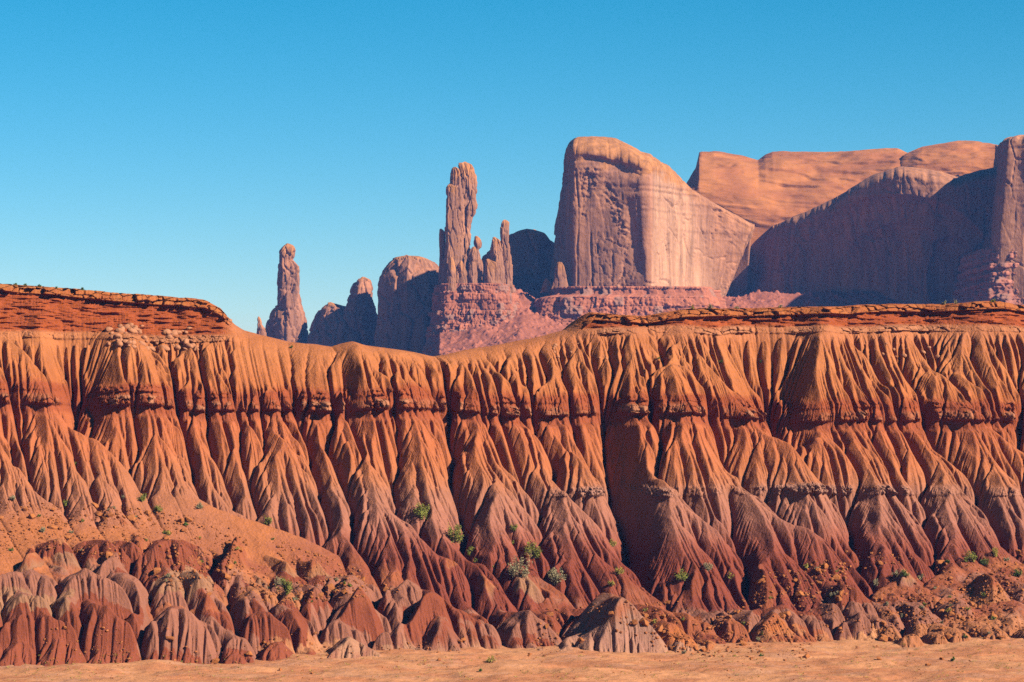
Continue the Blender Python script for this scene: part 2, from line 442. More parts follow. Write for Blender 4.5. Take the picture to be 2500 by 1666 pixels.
def add_hills(h, X, Y):
    """h with the hills merged in, their mask and their bed colours"""
    hz = np.full_like(h, -99.0); cc = np.zeros(h.shape + (3,))
    wx = X + fbm(X / 3.5, Y / 3.5, 320, 3) * 1.5; wy = Y + fbm(X / 3.5, Y / 3.5, 325, 3) * 1.5
    nz = fbm(X / 2.4, Y / 2.4, 330, 3); nc = fbm(X / 2.2, Y / 2.2, 310, 3)
    for (cx, cy, apx, apz, a, b, z0, turn, cols) in HILLW:
        sel = (np.abs(X - cx) < a * 2.2) & (np.abs(Y - cy) < b * 2.2 + 5)
        if not sel.any():
            continue
        H = apz - z0
        x = wx[sel] - apx; y = wy[sel] - cy
        # a short crest line running back into the slope
        dx, dy = math.sin(turn * 3) * .5 - .3, 1.0
        q = np.clip((x * dx + y * dy) / (dx * dx + dy * dy), 0, b * 1.3)
        x = x - q * dx; y = y - q * dy
        sk = np.where(x > 0, (cx + a - apx), (apx - cx + a)) * .95
        th = np.arctan2(y / b, x / sk)
        R = 1 + .16 * np.sin(2 * th + turn * 3) + .15 * np.sin(3 * th + turn * 5) + .10 * np.sin(5 * th + turn * 7)
        r = np.sqrt((x / sk) ** 2 + (y / b) ** 2) / R
        r16 = r ** 1.6
        z = apz - H * 1.3 * r16 / (.3 + r16) + nz[sel] * 1.0 * np.minimum(1, r * 2)
        f = np.clip((apz - z) / max(H, .5) + nc[sel] * .28, 0, 1)
        c = np.array(cols); fs = np.array([0, .22, .6, 1.0])
        col = np.stack([np.interp(f, fs, c[:, i]) for i in range(3)], -1)
        old = hz[sel]; w = z > old
        cc[sel] = np.where(w[:, None], col, cc[sel])
        hz[sel] = np.maximum(old, z)
    m = sm(-.25, .35, hz - h)
    k = .22
    return k * np.logaddexp(h / k, np.maximum(hz, h - 8) / k), m, cc

def base_surface(S, T):
    h, deb, cm, ag = base_slope(S, T)
    if HILLW is None:
        place_hills()
    h, m, cc = add_hills(h, S + shear(T), Y0 + KS * S - T)
    g = ground_z(S + shear(T), Y0 + KS * S - T) - 1.6
    h = h - (h - g) * sm(63, 71, T)
    return h, deb * (1 - m), cm, ag, m, cc

def rib_strength(S, T, base):
    rz, px = rim_z(S)
    cm = capmask(px)
    b1 = 20.9 + .015 * S
    cap = .05 + .95 * (1 - sm(b1 - 1.4, b1 + .3, base))
    sad = sm(.2, 3.5, rz - base)
    X = S + shear(T); x = (1250 + FPX * X / (Y0 + KS * S - T)) / DS
    smooth = sm(535, 560, x) * (1 - sm(770, 800, x)) * sm(11, 13.5, base)
    return (cm * cap + (1 - cm) * sad) * (1 - .75 * smooth)

def build_escarpment():
    s0, s1, t0, t1 = -122.0, 90.0, -9.0, 72.0
    ds, dt = .32, .24
    ns, nr = int((s1 - s0) / ds), int((t1 - t0) / dt)
    S, T = np.meshgrid(s0 + np.arange(ns) * ds, t0 + np.arange(nr) * dt)
    def layers(S, T):
        wz = fbm(S / 16, T / 16, 50, 3) * 1.1
        cm = capmask(rim_z(S)[1])
        right = sm(2, 14, S + shear(T))
        def K(z):
            zz = z + wz
            b2 = 9.6 - .018 * S
            K = np.ones_like(z)
            K = np.where((zz > b2 - 1.6) & (zz < b2 + 1.5), .16, K)
            K = np.where((zz > b2 - 2.9) & (zz < b2 - 1.6), 1.5, K)
            b3 = -3.0
            K = np.where((zz > b3 - .6) & (zz < b3 + .7), 1 - .75 * right, K)
            K = np.where((zz > b3 - 2.2) & (zz < b3 - .6), 1 + .5 * right, K)
            b1 = 20.9 + .015 * S
            K = np.where((zz > b1 - .5) & (zz < b1 + .6), .22, K)
            top = rim_z(S)[0]
            K = np.where((z > top - 1.5), K * (1 - .9 * cm), K)
            return K
        return K
    base, deb, cm, ag, hm, hc = base_surface(S, T)
    rim_damp = sm(-1, 3, T) * rib_strength(S, T, base)
    n = (fbm(S / 5.5, T / 10, 1, 3, .6) * 5.0 * (1 - .6 * hm) + fbm(S / 2.4, T / 5, 5, 3) * 1.6 + fbm(S / 1.4, T / 2.5, 9, 3) * .6)
    h = base + n * (1 - .85 * deb) * rim_damp
    h = np.minimum(h, rim_z(S)[0] + fbm(S / 3, T / 3, 31, 3) * .12)
    for j in range(16):
        h, A = erode(h, ds, dt, layers(S, T), [.5][0], 5, .12, .045, target=base, rest=.09, win=int(5 / ds), seed=j % 5, tw=6)
        h = slump(h, ds, 1.15)
    lp = base + boxblur(boxblur(h - base, int(5 / ds), 1), int(.8 / dt), 0)
    g = (.28 + .2 * sm(14, 26, T)) * (1 - .9 * deb)
    h = lp + (h - lp) * np.maximum(g * rib_strength(S, T, base), .06)
    # ribs, then close rills: two finer levels, each keeping the larger form
    for lev, (w, r, dtm, D, it, sl, nz, gg) in enumerate([(1.2, .25, .035, .07, 60, 1.7, .6, .95), (.5, .30, .04, .006, 20, 2.0, .14, 1.0)]):
        h = upsample(h, 2); nr, ns = h.shape; ds /= 2; dt /= 2
        S, T = np.meshgrid(s0 + np.arange(ns) * ds, t0 + np.arange(nr) * dt)
        base, deb, cm, ag, hm, hc = base_surface(S, T)
        tg = h; sc = (1.0, .35)[lev]
        msk = sm(-1, 2, T) * (1 - .8 * deb) * rib_strength(S, T, base)
        h = h + fbm(S / (1.3 * sc), T / (4 * sc), 77 + lev, 3) * nz * msk
        K0 = layers(S, T) if lev == 0 else (lambda z: 1.0)
        K1 = lambda z: K0(z) * (1 - .7 * deb)
        for j in range(it // 4):
            h, A = erode(h, ds, dt, K1, .5, 4, D, dtm, target=tg, rest=r, win=max(2, int(w / ds)), seed=j % 3, tw=max(1, int(.4 / dt)))
            h = slump(h, ds, sl, 2)
        h = tg + (h - tg) * gg * (msk if lev == 0 else (1 - .75 * deb) * (.06 + .94 * rib_strength(S, T, base)))
    low = deb * (1 - sm(9, 13, ag))
    h = h + fbm(S / .25, T / .25, 178, 2) * .05 * sm(-2, 1, T) + low * (fbm(S / 4.5, T / 4.5, 181, 3) * 1.5 + np.abs(fbm(S / 1.7, T / 1.7, 184, 3)) * .7 + fbm(S / .5, T / .5, 187, 2) * .14)
    h = h + .12 * fbm(S / .9, T / .9, 190, 3) * deb
    X = S + shear(T) + fbm(S / 9, T / 9, 90, 2) * .5
    Y = Y0 + KS * S - T
    base, deb, cm, ag, hm, hc = base_surface(S, T)
    # strata: hard bands stand proud as ledges broken into blocks
    wz = fbm(S / 16, T / 16, 50, 4) * 1.1
    lpw = boxblur(boxblur(h, int(2.5 / ds), 1), int(.5 / dt), 0)
    proud = sm(-.35, .5, h - lpw)
    b1 = 20.9 + .015 * S; b2 = 9.6 - .018 * S; b3 = -3.0
    rz, px = rim_z(S)
    right = sm(2, 14, X)
    push = np.zeros_like(h)
    blk = voro3(X / 1.15, Y / 3.0, h / .8, 5)
    blk3 = voro3(X / 1.5, Y / 3.0, h / .8, 15)
    blk2 = voro3(X / .55, Y / 2.0, h / .45, 6)
    def ledge(z, c, hw):
        return sm(c - hw - .12, c - hw + .05, z) * (1 - sm(c + hw - .1, c + hw + .5, z))
    zz = h + wz
    l2 = ledge(zz, b2 - .45, .55) * proud
    l2b = ledge(zz, b2 + 1.3, .4) * proud
    l1 = ledge(zz, b1, .42) * np.clip(cm, 0, 1)
    l3 = ledge(zz, b3, .55) * right * (.3 + .7 * proud)
    cap = sm(rz - 1.5, rz - 1.3, h) * cm * (1 - sm(0, 2, -T - 3))
    u2 = sm(b2 - 2.9, b2 - 2.2, zz) * (1 - sm(b2 - 1.25, b2 - .95, zz))
    var = .35 + 1.0 * sm(-.25, .35, fbm(X / 4.5, X * 0 + 3, 67, 3))
    swell = sm(b2 + 2.6, b2 - .6, zz) * sm(b2 - 1.2, b2 - .9, zz)
    l2 = l2 * var; l2b = l2b * var; swell = swell * var; l3 = l3 * (.3 + sm(-.2, .3, fbm(X / 4, X * 0 + 9, 68, 3))); l1 = l1 * (.25 + .75 * sm(-.2, .25, fbm(X / 5, X * 0 + 5, 69, 3)))
    push += swell * proud * .5 * (.6 + .25 * fbm(X / .8, h / .5, 66, 2)) - u2 * .7 * (.4 + .6 * proud)
    push += l2 * (.2 + .75 * blk[0] - .5 * (blk[1] < .07)) + l2b * (.1 + .5 * blk2[0]) + l1 * (.3 + .8 * blk[0] - .4 * (blk[1] < .08))
    push += l3 * (.3 + .7 * blk2[0] - .4 * (blk2[1] < .1)) + cap * (.1 + 1.5 * blk3[0] - .7 * (blk3[1] < .08)) + sm(b1 + .2, b1 + .8, zz) * cm * (1 - cap) * (fbm(X / 2.2, h / .35, 193, 3) * 1.1 - .35)
    Y = Y - push * .9
    X = X + push * .3
    # colours of the beds
    def C(*c): return np.array(c)
    zc = zz + fbm(X / 3, h / 1.5, 60, 3) * .9
    stops = [(-40, (.21, .050, .032)), (-13, (.23, .056, .034)), (-10.5, (.29, .085, .055)), (-7.5, (.36, .145, .10)), (-3.6, (.37, .155, .10)), (-1.5, (.42, .155, .075)),
             (1, (.44, .145, .060)), (6.5, (.43, .125, .050)), (7.6, (.33, .085, .036)), (11.2, (.31, .075, .028)), (12.2, (.42, .135, .047)),
             (17, (.46, .165, .062)), (20.0, (.43, .15, .058)), (21.0, (.44, .16, .07))]
    zs = np.array([q[0] for q in stops]); cs = np.array([q[1] for q in stops])
    col = np.stack([np.interp(zc + .018 * S * (zc > 4), zs, cs[:, i]) for i in range(3)], -1)
    def mix(col, c, f): return col + (np.array(c) - col) * f[..., None]
    # no lavender band on the left, where the slope is washed with sand
    col = mix(col, (.40, .15, .075), (1 - sm(-45, -15, X)) * (1 - sm(-2, 4, h)) * .6)
    redtop = sm(.3, 1.0, zz - b1) * cm
    col = mix(col, (.33, .075, .022), redtop)
    col = mix(col, (.43, .145, .045), cap * (.5 + .5 * blk[0]))
    col = mix(col, (.42, .16, .055), sm(.2, 1.2, (T < -1.5) * 1.0) * 1.0)
    col = mix(col, (.45, .20, .11), np.clip(l1, 0, 1) * .6)
    col = mix(col, (.47, .21, .115), np.clip(l2, 0, 1) * (blk[0] > .45) * .75)
    col = mix(col, (.42, .22, .17), np.clip(l3, 0, 1) * .7)
    dn = sm(-.15, .35, fbm(X / 6, Y / 6, 64, 4))
    col = mix(col, np.array((.43, .15, .06)), deb * (.35 + .65 * dn))
    col = mix(col, (.30, .09, .05), low * sm(-.05, .3, fbm(X / 5, Y / 4, 71, 4)) * .85)
    col = mix(col, (.36, .17, .12), low * sm(.12, .35, fbm(X / 4, Y / 3, 73, 4)) * .6)
    col = col * (1 - hm[..., None]) + hc * hm[..., None]
    sandy = (1 - sm(.0, 3.5, ag)) * deb
    col = mix(col, (.52, .235, .115), sandy)
    V = np.stack([X, Y, h], -1)
    o = mesh_np('escarpment', V, grid_faces(nr, ns), M_CLIFF, col)
    tag(o, 'long eroded red badlands slope with fluted spurs below a flat rim', kind='structure')
    return S, T, X, Y, h, deb

ESC = build_escarpment()
print('escarpment', round(time.time() - T00, 1), ESC[0].shape)

# ------------------------------------------------------------------ desert floor and plateau: one sheet to the horizon
def build_ground():
    xs = np.concatenate([np.array([-9000, -4000, -1500, -600, -250, -130]), np.arange(-95, 100, .22), np.array([140, 260, 600, 1500, 4000, 9000])])
    ys = np.concatenate([np.array([-300, -50, 100, 200, 280]), np.arange(325, 408, .16), np.array([412, 425, 440, 452, 470, 520, 700, 1000, 1400, 1800, 2200, 3000, 5000, 9000])])
    X, Y = np.meshgrid(xs, ys)
    z = ground_z(X, np.clip(Y, 300, 410))
    far = sm(445, 475, Y)
    z = z * (1 - far) + far * (14 + np.clip((Y - 460) / 1500, 0, 1.6) * 40)
    z = np.where(Y > 410, np.where(Y < 445, -24, z), z)
    near = sm(300, 330, Y) * (1 - sm(404, 410, Y)) * (np.abs(X) < 96)
    lump = fbm(X / 9, Y / 6, 21, 4) * .9 + fbm(X / 1.6, Y / 1.2, 22, 4) * .16
    wash = -np.exp(-((Y - 369 - 2.2 * fbm(X / 12, Y * 0, 23, 3) - .03 * X) / .5) ** 2) * .55 * sm(-.2, .2, fbm(X / 15, Y * 0 + 3, 24, 2))
    z = z + near * (lump + wash)
    c = np.stack([np.full_like(z, .56), np.full_like(z, .26), np.full_like(z, .13)], -1)
    n = sm(-.25, .3, fbm(X / 5, Y / 2.5, 25, 4))[..., None]
    c = c * (1 - n) + np.array([.50, .205, .10]) * n
    g = (sm(.1, .5, fbm(X / 7, Y / 2.2, 26, 4)) * .5)[..., None]
    c = c * (1 - g) + np.array([.46, .25, .17]) * g
    o = mesh_np('ground', np.stack([X, Y, z], -1), grid_faces(len(ys), len(xs))[:, ::-1], M_GROUND, c)
    tag(o, 'sandy desert floor in front of the badlands', kind='structure')
build_ground()

# ------------------------------------------------------------------ far sandstone towers and mesas (about 2 km away)
UM = DS / FPX * 2000.0              # metres per outline unit at 2 km

def far_xz(x, y, Y):
    return (DS * x - 1250) / FPX * Y, (HOR - DS * y) / FPX * Y

def facets(nth, rs, n=7, jit=.6, lo=.7):
    th = np.linspace(0, 2 * np.pi, nth, endpoint=False)
    r = np.full(nth, 9.0)
    for k in range(n):
        tk = 2 * np.pi * (k + jit * (rs.rand() - .5)) / n
        c = np.cos(th - tk)
        r = np.minimum(r, np.where(c > .05, (lo + (1 - lo) * rs.rand()) / np.maximum(c, .05), 9))
    return th, r

def rock_column(name, out, Y, dep, mat, parent=None, seed=0, nth=150, step=.8, fl=(4.0, 16.0, 1.0), rough=.35, nf=7, sq=0.0, lean=0.0,
                c0=(.46, .20, .105), ctop=(.54, .23, .08), topz=6.0, dep_m=None):
    """out: (y, left x, right x) rows in outline units from top to bottom"""
    rs = np.random.RandomState(seed)
    out = np.array(out, float)
    zt, zb = far_xz(0, out[0, 0], Y)[1], far_xz(0, out[-1, 0], Y)[1]
    nz = max(8, int((zt - zb) / step))
    yy = np.linspace(out[0, 0], out[-1, 0], nz)
    # the crown: rings that close over the top
    l = np.interp(yy, out[:, 0], out[:, 1]); r = np.interp(yy, out[:, 0], out[:, 2])
    xl = (DS * l - 1250) / FPX * Y; xr = (DS * r - 1250) / FPX * Y
    z = (HOR - DS * yy) / FPX * Y
    cx, hw = (xl + xr) / 2, (xr - xl) / 2
    th, p1 = facets(nth, rs, nf); _, p2 = facets(nth, rs, nf + 1)
    if sq > 0:
        p3 = (np.abs(np.cos(th)) ** sq + np.abs(np.sin(th)) ** sq) ** (-1 / sq)
        p1 = p1 * .25 + p3 * .75; p2 = p2 * .25 + p3 * .75
    t = sm(.2, .8, np.linspace(0, 1, nz))[:, None]
    P = p1[None] * (1 - t) + p2[None] * t
    px = P * np.cos(th); py = P * np.sin(th)
    mx, mn = px.max(1, keepdims=True), px.min(1, keepdims=True)
    px = (px - (mx + mn) / 2) / ((mx - mn) / 2)
    d = (hw * dep if dep_m is None else np.full(nz, dep_m) * np.minimum(1, hw / hw.max() * 1.3))
    my = np.abs(py).max(1, keepdims=True)
    X = cx[:, None] + hw[:, None] * px
    YY = Y + d[:, None] * py / my
    Z = np.repeat(z[:, None], nth, 1)
    # inward offset: flakes bounded by upright joints, beds, weathering
    nx, ny = np.cos(th)[None], np.sin(th)[None]
    w = np.minimum(1, hw / 4.0)[:, None]
    v, e = voro3(X / fl[0], YY / fl[0], Z / fl[1] + v0(X, YY, Z), seed + 11)
    off = (v - .7) * fl[2] * 1.5 * w - (e < .08) * fl[2] * .7 * w
    v, e = voro3(X / fl[0] * 2.6, YY / fl[0] * 2.6, Z / fl[1] * 1.8, seed + 31)
    off += (v - .6) * fl[2] * .35 * w
    bed = vnoise(Z / 2.6 + .15 * vnoise(X / 9, YY / 9, 3), Z * 0, seed + 5) * 1.1 + vnoise(Z / .9, Z * 0, seed + 6) * .5
    off += (bed * .55 + fbm3(X / 3, YY / 3, Z / 3, seed, 3) * 1.2) * rough * w
    X = X + nx * off; YY = YY + ny * off
    Z = Z + fbm3(X / 4, YY / 4, Z / 4, seed + 3, 2) * .8 * w
    # close the top
    cap = []
    for f, dz in ((.8, .25), (.45, .55), (.02, .7)):
        c = np.stack([cx[0] + (X[0] - cx[0]) * f, Y + (YY[0] - Y) * f, Z[0] + dz * min(hw[0], 4) * .5], -1)
        cap.append(c)
    V = np.concatenate([np.stack(cap[::-1], 0), np.stack([X, YY, Z], -1)], 0)
    nzt = V.shape[0]
    zz = V[..., 2]
    k = sm(zt - topz * 2, zt - topz * .3, zz + fbm3(V[..., 0] / 5, V[..., 1] / 5, zz / 5, 8) * 5)[..., None]
    n = (sm(-.25, .3, fbm3(V[..., 0] / 7, V[..., 1] / 7, zz / 16, seed + 9, 3)) * .45)[..., None]
    col = np.array(c0) * (1 - n) + np.array((.30, .15, .105)) * n
    col = col * (1 - k) + np.array(ctop) * k
    return mesh_np(name, V, grid_faces(nzt, nth, True), mat, col, parent=parent)

def v0(X, Y, Z):
    return .35 * noise3(X / 6, Y / 6, Z / 30, 77)

def ledge_base(name, out, Y, dep_m, rows, parent=None, seed=0, nth=420, step=.55, sq=3.0, c0=(.45, .155, .085), amp=1.6, wblk=4.0):
    """layered pedestal: rows of jointed blocks; rows = outline y of each bed boundary"""
    rs = np.random.RandomState(seed)
    out = np.array(out, float)
    yy = np.linspace(out[0, 0], out[-1, 0], int((out[-1, 0] - out[0, 0]) * UM / step))
    l = np.interp(yy, out[:, 0], out[:, 1]); r = np.interp(yy, out[:, 0], out[:, 2])
    xl = (DS * l - 1250) / FPX * Y; xr = (DS * r - 1250) / FPX * Y
    z = (HOR - DS * yy) / FPX * Y
    cx, hw = (xl + xr) / 2, (xr - xl) / 2
    th = np.linspace(0, 2 * np.pi, nth, endpoint=False)
    # more columns on the front
    p = (np.abs(np.cos(th)) ** sq + np.abs(np.sin(th)) ** sq) ** (-1 / sq)
    dm = dep_m + (hw - hw[0])
    X = cx[:, None] + hw[:, None] * (p * np.cos(th))[None]
    YY = Y + dm[:, None] * (p * np.sin(th))[None]
    Z = np.repeat(z[:, None], nth, 1)
    rows = np.array(rows, float)
    wy = yy[:, None] + 2.2 * vnoise(X / 13, YY / 13, seed) * sm(0, 8, yy[:, None] - yy[0])
    k = np.clip(np.searchsorted(rows, wy) - 1, 0, len(rows) - 2)
    fr = np.clip((wy - rows[k]) / (rows[k + 1] - rows[k]), 0, 1)
    thick = (rows[k + 1] - rows[k]) * UM
    arc = np.cumsum(np.hypot(np.diff(X, axis=1, prepend=X[:, -1:]), np.diff(YY, axis=1, prepend=YY[:, -1:])), 1)
    mid = arc[len(arc) // 2][None]
    wb = np.clip(thick * .9, 1.3, wblk) * (.7 + 1.1 * h3(k, k * 0 + 7, k * 0, seed + 6))
    wv = mid / wb + h3(k, k * 0, k * 0, seed + 3) * 7 + .9 * noise3(mid / wb / 1.7, k + 0.0, k * 0.0, seed)
    ib = np.floor(wv); fb = wv - ib
    rv = h3(ib, k, k * 0, seed + 4)
    setb = h3(k, k * 0 + 3, k * 0, seed + 5)
    edge = np.minimum(np.minimum(fb, 1 - fb) * wb, np.minimum(fr, 1 - fr) * thick)
    off = (rv - .6) * amp * 1.5 * np.clip(thick / 3, .4, 1.3) - (1 - sm(0, .35, edge)) * .9 * amp * .6 + (setb - .5) * 2.2
    off += noise3(mid / 22, Z / 40, Z * 0, seed + 21) * 7 + noise3(mid / 8, Z / 20, Z * 0, seed + 22) * 2.5
    gap = noise3(mid / 14, Z / 60, Z * 0, seed + 8)
    off -= sm(.18, .4, gap) * 2.2
    vk, ek = voro3(X / 1.7, YY / 1.7, Z / 2.6, seed + 40)
    lowr = sm(rows[len(rows) // 3], rows[len(rows) // 2], wy)
    off += ((vk - .5) * 1.5 - (ek < .1) * .6) * (.35 + .65 * lowr) + fbm3(X / 1.6, YY / 1.6, Z / 1.6, seed, 2) * .6
    X = X + np.cos(th) * off; YY = YY + np.sin(th) * off
    V = np.stack([X, YY, Z], -1)
    top = np.stack([cx[0] + (X[0] - cx[0]) * .02, Y + (YY[0] - Y) * .02, Z[0]], -1)[None]
    V = np.concatenate([top, V], 0)
    g = np.concatenate([rv[:1], rv], 0)[..., None]
    kk = np.concatenate([setb[:1], setb], 0)[..., None]
    col = np.array(c0) * (.82 + .3 * g) * (.85 + .3 * kk)
    grey = (g > .86) * np.array((.37, .18, .13)) + (g <= .86) * col
    return mesh_np(name, V, grid_faces(V.shape[0], nth, True), M_FARLED, grey, parent=parent)

def empty(name, loc, label, cat, group=None):
    o = bpy.data.objects.new(name, None); o.location = loc
    link(o)
    return tag(o, label, cat, group)

def adopt(o, root):
    o.data.transform(Matrix.Translation(-Vector(root.location)))
    o.parent = root
    return o

# --- the lone spire on the left with its base
def lone_spire():
    Y = 2245.0
    r = empty('rock_spire', (far_xz(660, 780, Y)[0], Y, far_xz(660, 800, Y)[1]), 'lone slim rock spire with a rounded head standing left of the shaded domes', 'rock spire')
    adopt(rock_column('tower', [(562, 655, 668), (566, 650, 676), (572, 644, 678), (580, 640, 679), (590, 639, 678), (597, 640, 673), (604, 639, 680), (614, 638, 688), (630, 637, 690), (650, 636, 690), (680, 637, 690), (700, 637, 693), (715, 635, 698), (740, 628, 703), (800, 618, 712)],
                      Y, .8, M_FAR, seed=3, fl=(5, 14, 1.3), rough=.5, nf=5, nth=110), r)
    adopt(rock_column('base', [(702, 634, 690), (712, 626, 698), (730, 616, 704), (745, 610, 707), (815, 602, 714)], Y + 6, .9, M_FAR, seed=5, fl=(9, 12, 1.4), nf=7), r)
    Y2 = 2245.0
    r2 = rock_column('rock_pinnacle', [(728, 593, 596), (733, 591, 600), (740, 592, 602), (746, 590, 603), (756, 590, 611), (800, 588, 618)], Y2, .9, M_FAR, seed=8, fl=(3, 6, .5), nth=60, rough=.3)
    tag(r2, 'tiny dark rock pinnacle left of the foot of the lone spire', 'rock pinnacle')
lone_spire()

def dark_domes():
    Y = 2185.0
    o = rock_column('rock_dome', [(588, 928, 940), (590, 915, 962), (595, 902, 985), (603, 890, 1002), (615, 880, 1012), (640, 868, 1020), (665, 864, 1024), (700, 866, 1026), (830, 862, 1034)], Y, 1.5, M_FAR, seed=14,
                    fl=(13, 22, 1.8), rough=.5, nf=9, nth=240, topz=3)
    tag(o, 'broad shaded rock dome with a sunlit crown behind the tall spires', 'rock dome')
    Y = 2230.0
    r = empty('rock_hill', (far_xz(790, 780, Y)[0], Y, far_xz(790, 800, Y)[1]), 'shaded rock hill with a stepped knob between lone spire and broad dome', 'rock hill')
    adopt(rock_column('summit_knob', [(639, 825, 842), (644, 818, 852), (652, 812, 858), (664, 806, 860), (680, 800, 858), (700, 793, 862), (730, 780, 870), (820, 770, 880)], Y, 1.3, M_FAR, seed=21, fl=(7, 12, 1.5), rough=.6, nth=130, topz=2), r)
    adopt(rock_column('shoulder', [(697, 752, 765), (702, 742, 790), (712, 732, 815), (726, 722, 840), (745, 714, 870), (770, 708, 880), (830, 702, 890)], Y + 4, .9, M_FAR, seed=23, fl=(9, 18, 1.8), rough=.5, nth=200, topz=2), r)
    Y = 2130.0
    o = rock_column('rock_wall', [(531, 1188, 1238), (536, 1176, 1252), (548, 1160, 1262), (560, 1140, 1276), (590, 1110, 1290), (650, 1090, 1310), (800, 1080, 1330)], Y, .3, M_FAR, seed=27, fl=(16, 30, 1.2), rough=.4, nth=220, topz=3)
    tag(o, 'shaded rock wall seen in the gap between spires and great butte', 'rock wall')
    k = rock_column('rock_boss', [(529, 1222, 1232), (533, 1214, 1240), (541, 1208, 1246), (556, 1200, 1256)], 2340.0, .9, M_SLICK, seed=29, fl=(6, 8, .6), rough=.3, nth=70, topz=9)
    tag(k, 'small sunlit rounded knob on top of the shaded wall in the gap', 'rock knob')
dark_domes()

def spire_group():
    Y = 1992.0
    r = empty('rock_spires', (far_xz(1095, 720, Y)[0], Y, far_xz(1095, 800, Y)[1]), 'tall finger-like rock spires rising together from a layered red pedestal', 'rock spires')
    ls = (.47, .215, .115)
    A = [(374, 1062, 1074), (377, 1053, 1082), (384, 1051, 1089), (395, 1052, 1092), (420, 1055, 1095), (450, 1056, 1098), (475, 1056, 1100), (492, 1056, 1096), (508, 1054, 1088), (530, 1050, 1084), (570, 1044, 1080), (620, 1038, 1076), (672, 1030, 1076)]
    adopt(rock_column('tallest_spire', A, Y + 2, .75, M_FAR, seed=41, fl=(3.6, 15, 1.3), rough=.55, nf=6, nth=130, c0=ls, topz=9), r)
    B = [(385, 1041, 1050), (388, 1037, 1057), (396, 1036, 1060), (410, 1033, 1062), (425, 1031, 1063), (455, 1030, 1066), (530, 1030, 1070), (580, 1026, 1068), (672, 1022, 1064)]
    adopt(rock_column('left_column', B, Y - 4, .7, M_FAR, seed=43, fl=(3.4, 14, 1.2), rough=.5, nf=5, nth=110, c0=ls, topz=5), r)
    adopt(rock_column('shoulder_flake', [(425, 1029, 1040), (430, 1025, 1050), (440, 1024, 1052), (500, 1023, 1050), (545, 1022, 1052), (600, 1018, 1050), (672, 1012, 1048)], Y - 8, .6, M_FAR, seed=45, fl=(4, 16, .9), nf=5, nth=90, c0=ls, topz=3), r)
    adopt(rock_column('outer_flake', [(527, 1010, 1016), (531, 1009, 1022), (545, 1008, 1024), (580, 1009, 1026), (615, 1008, 1027), (672, 1007, 1032)], Y - 3, .8, M_FAR, seed=47, fl=(3, 12, .7), nf=5, nth=80, c0=ls, topz=2), r)
    adopt(rock_column('front_slab', [(592, 1034, 1040), (600, 1030, 1044), (625, 1026, 1048), (672, 1024, 1050)], Y - 13, .5, M_FAR, seed=49, fl=(4, 12, .5), nf=5, nth=70, c0=ls), r)
    adopt(rock_column('front_slab', [(600, 1056, 1062), (608, 1052, 1066), (635, 1054, 1072), (672, 1052, 1076)], Y - 12, .6, M_FAR, seed=50, fl=(4, 12, .5), nf=5, nth=70, c0=ls), r)
    adopt(rock_column('small_pinnacle', [(544, 1090, 1099), (549, 1088, 1104), (560, 1088, 1108), (568, 1090, 1107), (574, 1092, 1100), (590, 1088, 1104), (610, 1086, 1110), (672, 1080, 1113)], Y - 2, .8, M_FAR, seed=51, fl=(3, 10, .8), nf=5, nth=80, c0=ls, topz=3), r)
    adopt(rock_column('small_pinnacle', [(568, 1085, 1092), (575, 1080, 1096), (590, 1076, 1097), (620, 1074, 1098), (672, 1074, 1098)], Y - 9, .8, M_FAR, seed=53, fl=(3, 10, .7), nf=5, nth=80, c0=ls, topz=3), r)
    adopt(rock_column('right_spire', [(507, 1154, 1165), (511, 1152, 1170), (520, 1150, 1171), (535, 1148, 1171), (550, 1150, 1169), (575, 1152, 1173), (610, 1152, 1177), (650, 1150, 1180), (672, 1148, 1184)], Y, .8, M_FAR, seed=55, fl=(3, 12, .9), rough=.5, nf=6, nth=90, c0=ls, topz=4), r)
    adopt(rock_column('side_column', [(547, 1130, 1142), (551, 1128, 1150), (562, 1127, 1152), (580, 1126, 1156), (610, 1128, 1160), (672, 1122, 1165)], Y - 3, .8, M_FAR, seed=57, fl=(3, 10, .9), rough=.5, nf=5, nth=80, c0=ls, topz=3), r)
    adopt(rock_column('front_slab', [(597, 1116, 1126), (604, 1113, 1140), (625, 1112, 1146), (672, 1110, 1150)], Y - 10, .5, M_FAR, seed=59, fl=(5, 14, .5), nf=5, nth=80, c0=ls), r)
    rows = [655, 660, 672, 678, 694, 700, 716, 728, 740, 750, 762, 775, 790, 810, 830]
    adopt(ledge_base('pedestal', [(655, 1006, 1182), (668, 1007, 1184), (680, 1004, 1190), (715, 1002, 1192), (745, 996, 1191), (765, 992, 1190), (790, 985, 1196), (830, 972, 1204)], Y + 4, 22.0, rows, seed=61), r)
spire_group()

